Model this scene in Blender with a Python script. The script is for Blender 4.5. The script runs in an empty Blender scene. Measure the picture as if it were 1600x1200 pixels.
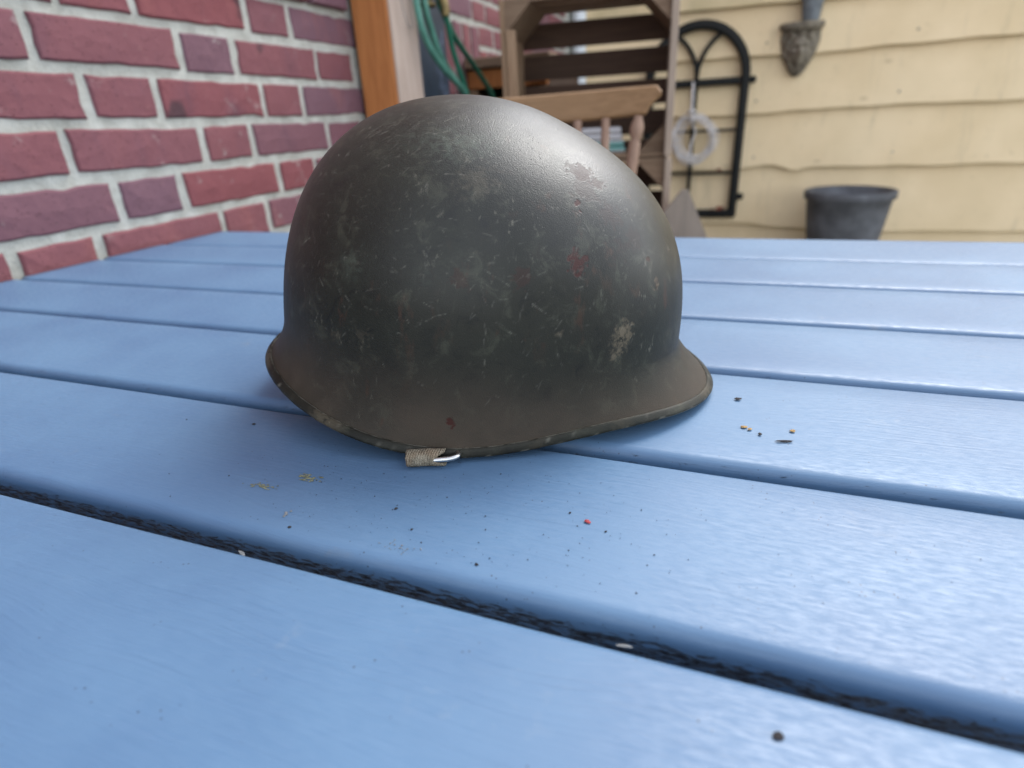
import bpy, math, random
import numpy as np
from mathutils import Vector, Matrix, noise as mnoise

R = math.radians
random.seed(7)
rng = np.random.default_rng(11)
sc = bpy.context.scene
COL = sc.collection

# ------------------------------------------------------------------ camera
CAM_F = 893.99          # focal length in pixels of a 1600 pixel wide frame
CAM_PITCH, CAM_ROLL, CAM_YAW, CAM_H = 0.42837, -0.05586, 0.37251, 0.1533
cam_data = bpy.data.cameras.new('camera')
cam = bpy.data.objects.new('camera', cam_data)
COL.objects.link(cam)
fwd = Vector((-math.sin(CAM_YAW) * math.cos(CAM_PITCH), math.cos(CAM_YAW) * math.cos(CAM_PITCH), -math.sin(CAM_PITCH)))
rgt = Vector((math.cos(CAM_YAW), math.sin(CAM_YAW), 0))
upv = rgt.cross(fwd)
r2 = rgt * math.cos(CAM_ROLL) + upv * math.sin(CAM_ROLL)
u2 = -rgt * math.sin(CAM_ROLL) + upv * math.cos(CAM_ROLL)
m = Matrix((r2, u2, -fwd)).transposed().to_4x4()
m.translation = Vector((0, 0, CAM_H))
cam.matrix_world = m
cam_data.sensor_fit = 'HORIZONTAL'
cam_data.sensor_width = 36
cam_data.lens = 36 * CAM_F / 1600
cam_data.clip_start = 0.01
cam_data.clip_end = 1000
cam_data.dof.use_dof = True
cam_data.dof.focus_distance = 0.285
cam_data.dof.aperture_fstop = 6.6
sc.camera = cam

# ------------------------------------------------------------------ sky, sun, exposure
SUN_EL, SUN_AZ = 51.0, 24.0      # azimuth from +Y towards +X
world = bpy.data.worlds.new('World')
sc.world = world
world.use_nodes = True
wn, wl = world.node_tree.nodes, world.node_tree.links
sky = wn.new('ShaderNodeTexSky')
sky.sky_type = 'NISHITA'
sky.sun_disc = False
sky.sun_elevation = R(SUN_EL)
sky.sun_rotation = R(SUN_AZ)
sky.dust_density = 1.0
sky.air_density = 1.0
sky.ozone_density = 1.0
hs = wn.new('ShaderNodeHueSaturation')       # thin even cloud takes the blue out of the sky
hs.inputs['Saturation'].default_value = 0.34
wl.new(sky.outputs[0], hs.inputs['Color'])
wl.new(hs.outputs[0], wn['Background'].inputs['Color'])
wn['Background'].inputs['Strength'].default_value = 0.15

sun_data = bpy.data.lights.new('sun', 'SUN')
sun = bpy.data.objects.new('sun', sun_data)
COL.objects.link(sun)
sun_data.energy = 0.72
sun_data.angle = R(26)
sun_data.color = (1.0, 0.975, 0.94)
sd = Vector((math.sin(R(SUN_AZ)) * math.cos(R(SUN_EL)), math.cos(R(SUN_AZ)) * math.cos(R(SUN_EL)), math.sin(R(SUN_EL))))
sun.rotation_euler = sd.to_track_quat('Z', 'Y').to_euler()
sun.location = (0, 0, 6)

sc.view_settings.view_transform = 'Standard'
sc.view_settings.look = 'None'
sc.view_settings.gamma = 1
sc.view_settings.use_curve_mapping = False
sc.view_settings.exposure = 1.90
sc.render.engine = 'CYCLES'
sc.cycles.max_bounces = 8
sc.cycles.use_denoising = True
try:
    sc.cycles.denoiser = 'OPENIMAGEDENOISE'
    sc.cycles.denoising_input_passes = 'RGB_ALBEDO_NORMAL'
except Exception:
    pass

# ------------------------------------------------------------------ helpers
def mesh(name, verts, faces, mat=None, smooth=False):
    me = bpy.data.meshes.new(name)
    me.from_pydata([tuple(map(float, v)) for v in verts], [], [tuple(map(int, f)) for f in faces])
    if mat: me.materials.append(mat)
    if smooth: me.polygons.foreach_set('use_smooth', [True] * len(me.polygons))
    me.update()
    return me

def link(name, me, parent=None, loc=None, rot=None, scale=None):
    o = bpy.data.objects.new(name, me)
    COL.objects.link(o)
    if parent is not None: o.parent = parent
    if loc is not None: o.location = loc
    if rot is not None: o.rotation_euler = rot
    if scale is not None: o.scale = scale
    return o

def tag(o, label, cat, group=None):
    o['label'] = label
    o['category'] = cat
    if group: o['group'] = group
    return o

def thing(name, label, cat, loc=(0, 0, 0), rot=(0, 0, 0), group=None):
    return tag(link(name, None, None, loc, rot), label, cat, group)

class MB:
    """collects simple shapes for one mesh"""
    def __init__(s): s.v, s.f = [], []
    def add(s, vs, fs):
        b = len(s.v); s.v += [tuple(v) for v in vs]; s.f += [tuple(i + b for i in f) for f in fs]; return s
    def box(s, x0, x1, y0, y1, z0, z1, b=0.0, M=None):
        """box with chamfered edges of width b"""
        lo, hi = (x0, y0, z0), (x1, y1, z1)
        if b <= 0:
            vs = [Vector((hi[0] if i & 1 else lo[0], hi[1] if i & 2 else lo[1], hi[2] if i & 4 else lo[2])) for i in range(8)]
            fs = [(0, 2, 3, 1), (4, 5, 7, 6), (0, 1, 5, 4), (2, 6, 7, 3), (0, 4, 6, 2), (1, 3, 7, 5)]
        else:
            vs, idx = [], {}
            for i in range(8):
                sg = [(i >> k) & 1 for k in range(3)]
                for ax in range(3):
                    p = []
                    for k in range(3):
                        e = hi[k] if sg[k] else lo[k]
                        if k != ax: e += -b if sg[k] else b
                        p.append(e)
                    idx[(i, ax)] = len(vs); vs.append(Vector(p))
            fs = []
            for ax in range(3):
                o1, o2 = [(1, 2), (2, 0), (0, 1)][ax]
                for sd_ in (0, 1):
                    q = [sd_ << ax | a << o1 | c << o2 for a, c in ((0, 0), (1, 0), (1, 1), (0, 1))]
                    f = [idx[(k, ax)] for k in q]
                    fs.append(tuple(f if sd_ else f[::-1]))
                for a in (0, 1):
                    for c in (0, 1):
                        i0 = a << o1 | c << o2; i1 = i0 | 1 << ax
                        f = [idx[(i0, o1)], idx[(i1, o1)], idx[(i1, o2)], idx[(i0, o2)]]
                        fs.append(tuple(f if a == c else f[::-1]))
            for i in range(8):
                f = [idx[(i, 0)], idx[(i, 1)], idx[(i, 2)]]
                fs.append(tuple(f if bin(i).count('1') % 2 else f[::-1]))
        if M is not None: vs = [M @ v for v in vs]
        return s.add(vs, fs)
    def tube(s, pts, rad, n=10, cap=True):
        pts = [Vector(p) for p in pts]
        rads = rad if isinstance(rad, (list, tuple)) else [rad] * len(pts)
        vs, fs = [], []
        t0 = (pts[1] - pts[0]).normalized()
        nrm = t0.orthogonal().normalized()
        for i, p in enumerate(pts):
            t = (pts[min(i + 1, len(pts) - 1)] - pts[max(i - 1, 0)]).normalized()
            nrm = (nrm - t * nrm.dot(t)).normalized()
            bn = t.cross(nrm)
            for k in range(n):
                a = 2 * math.pi * k / n
                vs.append(p + (nrm * math.cos(a) + bn * math.sin(a)) * rads[i])
        for i in range(len(pts) - 1):
            for k in range(n):
                k2 = (k + 1) % n
                fs.append((i * n + k, i * n + k2, (i + 1) * n + k2, (i + 1) * n + k))
        if cap:
            fs.append(tuple(range(n))[::-1]); fs.append(tuple((len(pts) - 1) * n + k for k in range(n)))
        return s.add(vs, fs)
    def lathe(s, prof, n=24, c=(0, 0, 0)):
        vs, fs = [], []
        for r_, z_ in prof:
            for k in range(n):
                a = 2 * math.pi * k / n
                vs.append((c[0] + r_ * math.cos(a), c[1] + r_ * math.sin(a), c[2] + z_))
        for i in range(len(prof) - 1):
            for k in range(n):
                k2 = (k + 1) % n
                fs.append((i * n + k, i * n + k2, (i + 1) * n + k2, (i + 1) * n + k))
        fs.append(tuple(range(n))[::-1]); fs.append(tuple((len(prof) - 1) * n + k for k in range(n)))
        return s.add(vs, fs)
    def prism(s, poly, d, M=None):
        """polygon in local XZ extruded along local Y by d"""
        n = len(poly)
        vs = [Vector((x, 0, z)) for x, z in poly] + [Vector((x, d, z)) for x, z in poly]
        fs = [tuple(range(n)), tuple(range(n, 2 * n))[::-1]] + [(i, i + n, (i + 1) % n + n, (i + 1) % n) for i in range(n)]
        if M is not None: vs = [M @ v for v in vs]
        return s.add(vs, fs)
    def build(s, name, mat, parent=None, smooth=False, loc=None, rot=None):
        return link(name, mesh(name, s.v, s.f, mat, smooth), parent, loc, rot)

def bez(p, n=12):
    """Catmull-Rom through the points"""
    p = [Vector(q) for q in p]; out = []
    for i in range(len(p) - 1):
        a, b, c, d = p[max(i - 1, 0)], p[i], p[i + 1], p[min(i + 2, len(p) - 1)]
        for k in range(n):
            t = k / n
            out.append(0.5 * ((2 * b) + (c - a) * t + (2 * a - 5 * b + 4 * c - d) * t * t + (3 * b - a - 3 * c + d) * t ** 3))
    out.append(p[-1]); return out

# ---- node helpers
class NT:
    def __init__(s, name):
        s.m = bpy.data.materials.new(name); s.m.use_nodes = True
        s.t = s.m.node_tree; s.n, s.l = s.t.nodes, s.t.links
        s.p = s.n['Principled BSDF']
        s.tc = s.n.new('ShaderNodeTexCoord')
    def put(s, node, i, v):
        if v is None: return
        if isinstance(v, bpy.types.NodeSocket): s.l.new(v, node.inputs[i])
        else: node.inputs[i].default_value = v
    def map(s, scale=(1, 1, 1), loc=(0, 0, 0), rot=(0, 0, 0), src=None):
        k = s.n.new('ShaderNodeMapping')
        s.l.new(src or s.tc.outputs['Object'], k.inputs[0])
        s.put(k, 'Scale', scale); s.put(k, 'Location', loc); s.put(k, 'Rotation', rot)
        return k.outputs[0]
    def noise(s, scale, vec=None, detail=4, rough=0.55, dist=0.0):
        k = s.n.new('ShaderNodeTexNoise')
        s.l.new(vec or s.tc.outputs['Object'], k.inputs['Vector'])
        k.inputs['Scale'].default_value = scale; k.inputs['Detail'].default_value = detail
        k.inputs['Roughness'].default_value = rough; k.inputs['Distortion'].default_value = dist
        return k.outputs[0]
    def voro(s, scale, vec=None, feat='F1', out=0):
        k = s.n.new('ShaderNodeTexVoronoi'); k.feature = feat
        s.l.new(vec or s.tc.outputs['Object'], k.inputs['Vector']); k.inputs['Scale'].default_value = scale
        return k.outputs[out]
    def math(s, op, a, b=None, clamp=False):
        k = s.n.new('ShaderNodeMath'); k.operation = op; k.use_clamp = clamp
        s.put(k, 0, a); s.put(k, 1, b); return k.outputs[0]
    def ramp(s, v, a, b, lo=0.0, hi=1.0):
        k = s.n.new('ShaderNodeMapRange'); k.interpolation_type = 'SMOOTHSTEP'
        s.put(k, 0, v); s.put(k, 1, a); s.put(k, 2, b); s.put(k, 3, lo); s.put(k, 4, hi); return k.outputs[0]
    def mix(s, f, a, b, mode='MIX'):
        k = s.n.new('ShaderNodeMix'); k.data_type = 'RGBA'; k.blend_type = mode
        s.put(k, 0, f)
        for i, v in ((6, a), (7, b)):
            if isinstance(v, bpy.types.NodeSocket): s.l.new(v, k.inputs[i])
            else: k.inputs[i].default_value = (*v, 1)
        return k.outputs[2]
    def rand(s):
        k = s.n.new('ShaderNodeObjectInfo'); return k.outputs['Random']
    def objcol(s):
        k = s.n.new('ShaderNodeObjectInfo'); return k.outputs['Color']
    def bump(s, h, strength=0.3, dist=0.001, base=None):
        k = s.n.new('ShaderNodeBump'); k.inputs['Strength'].default_value = strength; k.inputs['Distance'].default_value = dist
        s.l.new(h, k.inputs['Height'])
        if base is not None: s.l.new(base, k.inputs['Normal'])
        return k.outputs[0]
    def sep(s, v):
        k = s.n.new('ShaderNodeSeparateXYZ'); s.l.new(v, k.inputs[0]); return k.outputs
    def done(s, col=None, rough=None, normal=None, metal=None, spec=None):
        s.put(s.p, 'Base Color', (*col, 1) if isinstance(col, tuple) else col)
        s.put(s.p, 'Roughness', rough); s.put(s.p, 'Normal', normal); s.put(s.p, 'Metallic', metal); s.put(s.p, 'Specular IOR Level', spec)
        return s.m

# ------------------------------------------------------------------ materials
def mat_blue_paint():
    t = NT('blue_table_paint')
    rnd = t.rand()
    off = t.n.new('ShaderNodeVectorMath'); off.operation = 'ADD'
    cmb = t.n.new('ShaderNodeCombineXYZ'); t.l.new(t.math('MULTIPLY', rnd, 7.0), cmb.inputs[0]); t.l.new(t.math('MULTIPLY', rnd, 3.0), cmb.inputs[1])
    t.l.new(t.tc.outputs['Object'], off.inputs[0]); t.l.new(cmb.outputs[0], off.inputs[1])
    P = off.outputs[0]
    # wavy grain: distort y by slow noise, then stretch along x
    warp = t.noise(4.0, t.map((1, 2.2, 1), src=P), 2)
    cm = t.n.new('ShaderNodeVectorMath'); cm.operation = 'ADD'
    cb = t.n.new('ShaderNodeCombineXYZ'); t.l.new(t.math('MULTIPLY', t.math('SUBTRACT', warp, 0.5), 0.05), cb.inputs[1])
    t.l.new(P, cm.inputs[0]); t.l.new(cb.outputs[0], cm.inputs[1])
    grain = t.noise(70.0, t.map((0.16, 9.5, 8), src=cm.outputs[0]), 6, 0.66)
    fine = t.noise(420.0, t.map((0.35, 1.5, 1), src=P), 3, 0.6)
    blot = t.noise(7.0, P, 4)
    brush = t.noise(120.0, t.map((0.05, 3.0, 1), src=P), 2)
    base = t.mix(t.ramp(blot, 0.3, 0.7), (0.072, 0.140, 0.246), (0.096, 0.180, 0.292))
    base = t.mix(t.math('MULTIPLY', t.ramp(grain, 0.52, 0.75), 0.20), base, (0.115, 0.195, 0.32))
    base = t.mix(t.math('MULTIPLY', t.ramp(grain, 0.46, 0.28), 0.22), base, (0.048, 0.10, 0.175))
    # little pale stone-grey scuffs
    sc1 = t.math('MULTIPLY', t.ramp(t.noise(9.0, t.map((1, 1, 1), loc=(3, 5, 1), src=P), 3), 0.64, 0.72), t.ramp(t.noise(160.0, P, 4), 0.52, 0.66))
    base = t.mix(t.math('MULTIPLY', sc1, 0.08), base, (0.36, 0.36, 0.34))
    # pin-prick dirt
    dots = t.math('MULTIPLY', t.ramp(t.voro(330.0, P), 0.16, 0.10), t.ramp(t.noise(60.0, P, 2), 0.58, 0.66))
    base = t.mix(t.math('MULTIPLY', dots, 0.8), base, (0.03, 0.04, 0.06))
    chk = t.math('MULTIPLY', t.ramp(t.noise(90.0, t.map((0.12, 6, 1), loc=(1, 4, 0), src=P), 4, 0.7, 0.3), 0.70, 0.76), t.ramp(t.noise(5.0, t.map(loc=(9, 1, 0), src=P), 3), 0.50, 0.64))
    base = t.mix(t.math('MULTIPLY', chk, 0.55), base, (0.030, 0.055, 0.10))
    sm = t.math('MULTIPLY', t.ramp(t.noise(16.0, t.map((0.6, 1.4, 1), loc=(5, 8, 0), src=P), 5, 0.65), 0.63, 0.74), t.ramp(t.noise(210.0, P, 4), 0.42, 0.60))
    base = t.mix(t.math('MULTIPLY', sm, 0.30), base, (0.20, 0.19, 0.15))
    # bare dark cracked timber low on the near edge, as much as the object's own colour says
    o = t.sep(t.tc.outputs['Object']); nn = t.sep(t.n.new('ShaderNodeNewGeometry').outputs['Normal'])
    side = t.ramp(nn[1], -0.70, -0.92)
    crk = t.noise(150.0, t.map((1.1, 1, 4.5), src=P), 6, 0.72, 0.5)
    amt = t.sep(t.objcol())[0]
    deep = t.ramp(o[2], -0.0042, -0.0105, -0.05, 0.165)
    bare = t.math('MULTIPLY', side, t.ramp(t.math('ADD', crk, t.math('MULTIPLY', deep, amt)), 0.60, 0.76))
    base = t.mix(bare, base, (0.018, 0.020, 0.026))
    rough = t.math('ADD', t.ramp(fine, 0.3, 0.7, 0.31, 0.50), t.math('MULTIPLY', blot, 0.10))
    b1 = t.bump(grain, 0.22, 0.0009)
    b2 = t.bump(fine, 0.16, 0.0004, b1)
    b3 = t.bump(brush, 0.06, 0.0005, b2)
    b4 = t.bump(t.math('MULTIPLY', bare, -1.0), 0.9, 0.0012, b3)
    return t.done(base, rough, b4, spec=0.5)

def mat_wood(name, c1, c2, scale=1.0, rough=0.7, axis=0, spec=0.25):
    t = NT(name)
    s = [7.0, 7.0, 7.0]; s[axis] = 0.5
    rnd = t.rand()
    cmb = t.n.new('ShaderNodeCombineXYZ')
    for i in range(3): t.l.new(t.math('MULTIPLY', rnd, 5.0 + i), cmb.inputs[i])
    off = t.n.new('ShaderNodeVectorMath'); t.l.new(t.tc.outputs['Object'], off.inputs[0]); t.l.new(cmb.outputs[0], off.inputs[1])
    P = off.outputs[0]
    g = t.noise(16.0 * scale, t.map(tuple(s), src=P), 6, 0.62, 0.6)
    b = t.noise(3.5 * scale, P, 4)
    col = t.mix(t.ramp(g, 0.3, 0.7), c1, c2)
    col = t.mix(t.ramp(b, 0.35, 0.75, 0, 0.4), col, tuple(x * 0.55 for x in c1))
    col = t.mix(t.math('MULTIPLY', t.math('SUBTRACT', rnd, 0.5), 0.5, True), col, (0.02, 0.015, 0.01))
    kn = t.ramp(t.voro(2.2 * scale, t.map(tuple(0.6 if i == axis else 3.0 for i in range(3)), src=P)), 0.10, 0.03)
    col = t.mix(t.math('MULTIPLY', kn, 0.6), col, (0.03, 0.018, 0.01))
    return t.done(col, rough, t.bump(g, 0.5, 0.002), spec=spec)

def mat_brick():
    t = NT('red_purple_brick')
    rnd = t.rand()
    cmb = t.n.new('ShaderNodeCombineXYZ')
    for i in range(3): t.l.new(t.math('MULTIPLY', rnd, 9.0 + i * 3), cmb.inputs[i])
    off = t.n.new('ShaderNodeVectorMath'); t.l.new(t.tc.outputs['Object'], off.inputs[0]); t.l.new(cmb.outputs[0], off.inputs[1])
    P = off.outputs[0]
    base = t.mix(t.ramp(rnd, 0.35, 0.75), (0.172, 0.066, 0.074), (0.142, 0.074, 0.092))
    base = t.mix(t.ramp(t.math('FRACT', t.math('MULTIPLY', rnd, 7.31)), 0.6, 1.0, 0, 0.8), base, (0.185, 0.056, 0.060))
    n1 = t.noise(11.0, t.map((1, 1.0, 0.35), src=P), 5, 0.6)
    n2 = t.noise(60.0, P, 4)
    base = t.mix(t.ramp(n1, 0.52, 0.78, 0, 0.65), base, (0.095, 0.050, 0.068))
    base = t.mix(t.ramp(n1, 0.45, 0.25, 0, 0.45), base, (0.26, 0.095, 0.085))
    base = t.mix(t.ramp(n2, 0.62, 0.85, 0, 0.5), base, (0.30, 0.16, 0.15))
    base = t.mix(t.ramp(t.noise(7.0, P, 3), 0.68, 0.74, 0, 0.75), base, (0.045, 0.03, 0.035))
    sm = t.math('MULTIPLY', t.ramp(t.noise(26.0, t.map(loc=(2, 7, 3), src=P), 5, 0.65), 0.60, 0.72), t.ramp(t.noise(90.0, P, 4), 0.40, 0.62, 0, 0.55))
    base = t.mix(sm, base, (0.34, 0.31, 0.29))
    pits = t.ramp(t.voro(150.0, P), 0.22, 0.06)
    base = t.mix(t.math('MULTIPLY', pits, 0.6), base, (0.05, 0.022, 0.025))
    hb = t.math('ADD', t.math('MULTIPLY', t.noise(35.0, P, 5), 1.2), t.math('SUBTRACT', n2, pits))
    return t.done(base, 0.85, t.bump(hb, 0.7, 0.0022), spec=0.2)

def mat_mortar():
    t = NT('pale_mortar')
    n = t.noise(30.0, None, 6, 0.65); n2 = t.noise(220.0, None, 3)
    col = t.mix(t.ramp(n, 0.3, 0.75), (0.30, 0.30, 0.265), (0.45, 0.45, 0.41))
    col = t.mix(t.ramp(t.noise(6.0, None, 4), 0.58, 0.8, 0, 0.5), col, (0.19, 0.17, 0.13))
    h = t.math('ADD', n, t.math('MULTIPLY', n2, 0.8))
    return t.done(col, 0.95, t.bump(h, 0.7, 0.003), spec=0.1)

def mat_siding():
    t = NT('cream_siding_paint')
    rnd = t.rand()
    g = t.noise(14.0, t.map((0.4, 4, 6)), 5, 0.6, 0.5)
    b = t.noise(2.6, None, 5)
    col = t.mix(t.ramp(b, 0.3, 0.7), (0.70, 0.55, 0.335), (0.79, 0.635, 0.41))
    col = t.mix(t.ramp(g, 0.60, 0.80, 0, 0.30), col, (0.54, 0.42, 0.24))
    col = t.mix(t.ramp(t.voro(4.0, t.map((1, 1, 2.2))), 0.10, 0.04, 0, 0.35), col, (0.25, 0.17, 0.08))
    amt = t.sep(t.objcol())[0]
    col = t.mix(t.math('MULTIPLY', amt, t.ramp(t.noise(3.0, None, 3), 0.3, 0.7)), col, (0.20, 0.19, 0.07))
    strk = t.ramp(t.noise(9.0, t.map((1.6, 1, 0.22), loc=(2, 0, 4)), 5, 0.65), 0.54, 0.78, 0, 0.38)
    col = t.mix(strk, col, (0.30, 0.25, 0.15))
    col = t.mix(t.ramp(t.noise(45.0, None, 4), 0.62, 0.76, 0, 0.3), col, (0.34, 0.27, 0.15))
    return t.done(col, 0.62, t.bump(g, 0.45, 0.003), spec=0.3)

def mat_simple(name, c, rough=0.6, metal=0.0, var=0.25, scale=20.0, bump=0.2, bd=0.001, spec=0.4):
    t = NT(name)
    n = t.noise(scale, None, 5)
    col = t.mix(t.ramp(n, 0.3, 0.7), tuple(x * (1 - var) for x in c), tuple(min(1, x * (1 + var)) for x in c))
    return t.done(col, t.ramp(n, 0.2, 0.8, rough * 0.85, min(1, rough * 1.15)), t.bump(t.noise(scale * 4, None, 4), bump, bd), metal, spec)

def mat_helmet(name='worn_helmet_paint', edge=False):
    t = NT(name)
    at = t.n.new('ShaderNodeAttribute'); at.attribute_name = 'wear'
    w = t.n.new('ShaderNodeSeparateColor'); t.l.new(at.outputs['Color'], w.inputs[0])
    scr, red, tan, grn = w.outputs[0], w.outputs[1], w.outputs[2], at.outputs['Alpha']
    b = t.noise(14.0, None, 5, 0.6); f = t.noise(1500.0, None, 3, 0.6); f2 = t.noise(260.0, None, 4, 0.65)
    o = t.sep(t.tc.outputs['Object'])
    col = t.mix(t.ramp(b, 0.3, 0.72), (0.0085, 0.0090, 0.0060), (0.016, 0.0175, 0.0120))
    col = t.mix(t.ramp(t.noise(5.0, None, 4), 0.42, 0.72, 0, 0.55), col, (0.024, 0.021, 0.0155))
    mot = t.noise(75.0, None, 6, 0.7, 0.6); mot2 = t.noise(190.0, t.map((1, 1, 0.5)), 5, 0.7)
    col = t.mix(t.ramp(mot, 0.51, 0.69, 0, 0.65), col, (0.044, 0.045, 0.031))
    col = t.mix(t.ramp(mot, 0.46, 0.30, 0, 0.6), col, (0.005, 0.0055, 0.005))
    col = t.mix(t.math('MULTIPLY', t.ramp(mot2, 0.60, 0.72), t.ramp(t.noise(16.0, t.map(loc=(4, 2, 1)), 3), 0.42, 0.60, 0, 0.75)), col, (0.100, 0.094, 0.072))
    # dusty brown film on the flare
    if not edge:
        dust = t.math('MULTIPLY', t.ramp(o[2], 0.060, 0.014), t.ramp(t.noise(22.0, None, 5), 0.30, 0.65, 0.35, 0.9))
        col = t.mix(dust, col, (0.056, 0.0425, 0.0305))
    rustz = t.math('MULTIPLY', t.ramp(t.noise(120.0, t.map((1, 1, 0.35), loc=(3, 3, 9)), 5, 0.7), 0.56, 0.70), t.ramp(t.noise(11.0, t.map(loc=(7, 1, 5)), 3), 0.46, 0.64, 0, 0.7))
    col = t.mix(rustz, col, (0.050, 0.024, 0.014))
    col = t.mix(t.ramp(f, 0.60, 0.78, 0, 0.40), col, (0.045, 0.043, 0.036))
    col = t.mix(t.math('MULTIPLY', grn, t.ramp(f2, 0.38, 0.62)), col, (0.062, 0.078, 0.058))
    col = t.mix(t.math('MULTIPLY', tan, t.ramp(f2, 0.36, 0.50)), col, (0.15, 0.12, 0.08))
    col = t.mix(red, col, (0.042, 0.0135, 0.0105))
    col = t.mix(t.math('MULTIPLY', scr, t.ramp(f2, 0.25, 0.5, 0.35, 1.0)), col, (0.21, 0.20, 0.165))
    # pits
    pit = t.math('MULTIPLY', t.ramp(t.voro(620.0), 0.24, 0.10), t.math('MULTIPLY', t.ramp(t.noise(24.0, None, 3), 0.47, 0.62), t.math('MULTIPLY', t.ramp(o[2], 0.07, 0.13), t.ramp(t.noise(170.0, None, 2), 0.46, 0.58))))
    col = t.mix(t.math('MULTIPLY', pit, 0.75), col, (0.012, 0.012, 0.011))
    rg = t.math('ADD', t.ramp(b, 0.3, 0.7, 0.36, 0.47), t.math('MULTIPLY', f, 0.10))
    rg = t.math('ADD', rg, t.math('MULTIPLY', t.math('ADD', tan, red, True), 0.25))
    h = t.math('ADD', t.math('MULTIPLY', f, 0.5), t.math('MULTIPLY', pit, -0.5))
    n1 = t.bump(h, 0.95, 0.00034)
    n2 = t.bump(t.math('MULTIPLY', t.math('ADD', scr, red, True), -1.0), 0.5, 0.0003, n1)
    n3 = t.bump(t.noise(30.0, None, 3), 0.10, 0.0010, n2)
    rg = t.math('ADD', rg, t.math('MULTIPLY', dust, 0.22)) if not edge else rg
    gl = t.ramp(t.math('ADD', o[2], t.math('MULTIPLY', t.math('SUBTRACT', t.noise(18.0, None, 4), 0.5), 0.05)), 0.065, 0.125)
    sp_ = t.math('ADD', 0.20, t.math('MULTIPLY', gl, 0.30))
    rg = t.math('SUBTRACT', rg, t.math('MULTIPLY', gl, 0.05))
    return t.done(col, rg, n3, spec=sp_)

def mat_web():
    t = NT('khaki_webbing')
    wv = t.math('MULTIPLY', t.math('SINE', t.math('MULTIPLY', t.sep(t.tc.outputs['Object'])[0], 5200.0)), t.math('SINE', t.math('MULTIPLY', t.noise(1.0, t.map((0, 1, 1)), 0), 1.0)))
    vr = t.voro(1500.0)
    n = t.noise(300.0, None, 4)
    col = t.mix(t.ramp(n, 0.3, 0.7), (0.12, 0.105, 0.078), (0.25, 0.22, 0.165))
    col = t.mix(t.ramp(vr, 0.15, 0.5), (0.34, 0.30, 0.23), col)
    col = t.mix(t.ramp(t.noise(90.0, None, 2), 0.5, 0.7, 0, 0.4), col, (0.23, 0.15, 0.09))
    return t.done(col, 0.95, t.bump(t.math('ADD', vr, wv), 0.9, 0.0006), spec=0.1)

M_BLUE = mat_blue_paint()
M_BLUE_UNDER = mat_simple('blue_frame_paint', (0.075, 0.15, 0.24), 0.5)
M_BRICK, M_MORTAR, M_SIDING = mat_brick(), mat_mortar(), mat_siding()
M_HELMET = mat_helmet()
M_EDGE = mat_helmet('worn_helmet_edging', True)
M_WEB = mat_web()
M_STEEL = mat_simple('bare_steel', (0.62, 0.62, 0.60), 0.28, 1.0, 0.12, 200.0, 0.15, 0.0003)
M_INNER = mat_simple('dark_inner_shell', (0.035, 0.035, 0.028), 0.7)
M_POST = mat_wood('brown_stained_timber', (0.47, 0.185, 0.060), (0.35, 0.128, 0.040), 1.0, 0.62, 2)
M_POST_PALE = mat_wood('pale_weathered_timber', (0.33, 0.255, 0.21), (0.42, 0.34, 0.29), 1.0, 0.75, 2)
M_CRATE = mat_wood('crate_wood', (0.25, 0.175, 0.118), (0.170, 0.112, 0.074), 1.0, 0.8, 0)
M_CRATE_V = mat_wood('crate_upright_wood', (0.33, 0.225, 0.145), (0.235, 0.150, 0.092), 1.0, 0.8, 2)
M_CRATE_PALE = mat_wood('pale_crate_wood', (0.40, 0.325, 0.265), (0.33, 0.26, 0.205), 1.0, 0.8, 2)
M_CRATE_DARK = mat_wood('dark_slat_wood', (0.085, 0.050, 0.034), (0.055, 0.032, 0.023), 1.0, 0.8, 0)
M_CHAIR = mat_wood('chair_wood', (0.33, 0.195, 0.100), (0.25, 0.145, 0.070), 1.3, 0.6, 0)
M_CHAIR_V = mat_wood('chair_post_wood', (0.33, 0.215, 0.155), (0.25, 0.155, 0.11), 1.3, 0.6, 2)
M_GREYWOOD = mat_wood('grey_weathered_wood', (0.30, 0.255, 0.215), (0.23, 0.195, 0.165), 1.0, 0.85, 2)
M_IRON = mat_simple('black_iron_paint', (0.005, 0.006, 0.006), 0.5, 0.0, 0.3, 40.0, 0.3, 0.001, 0.25)
M_HOSE = mat_simple('green_hose', (0.018, 0.115, 0.075), 0.32, 0.0, 0.2, 30.0, 0.1)
M_HOSE_PALE = mat_simple('pale_green_hose', (0.075, 0.215, 0.170), 0.32, 0.0, 0.2, 30.0, 0.1)
M_BRASS = mat_simple('tarnished_brass', (0.17, 0.125, 0.055), 0.55, 0.6, 0.4, 60.0, 0.4)
M_NAVY = None
M_WIRE = mat_simple('pale_grey_wire', (0.62, 0.59, 0.57), 0.55, 0.0, 0.2, 60.0, 0.1)
M_GALV = mat_simple('galvanised_wire', (0.22, 0.21, 0.20), 0.5, 0.7, 0.2, 60.0, 0.1)
M_STONE = mat_simple('grey_cast_stone', (0.205, 0.180, 0.140), 0.9, 0.0, 0.35, 45.0, 0.6, 0.002, 0.15)
M_POT = mat_simple('dark_grey_planter', (0.10, 0.105, 0.115), 0.75, 0.0, 0.3, 14.0, 0.4, 0.002)
M_POTB = mat_simple('blue_grey_pot', (0.22, 0.25, 0.28), 0.6, 0.0, 0.25, 30.0, 0.3, 0.002)
M_SOIL = mat_simple('potting_soil', (0.035, 0.024, 0.016), 0.95, 0.0, 0.4, 60.0, 1.0, 0.006)
M_WHITE = mat_simple('white_plastic', (0.62, 0.66, 0.68), 0.45, 0.0, 0.08, 12.0, 0.05)
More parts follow.
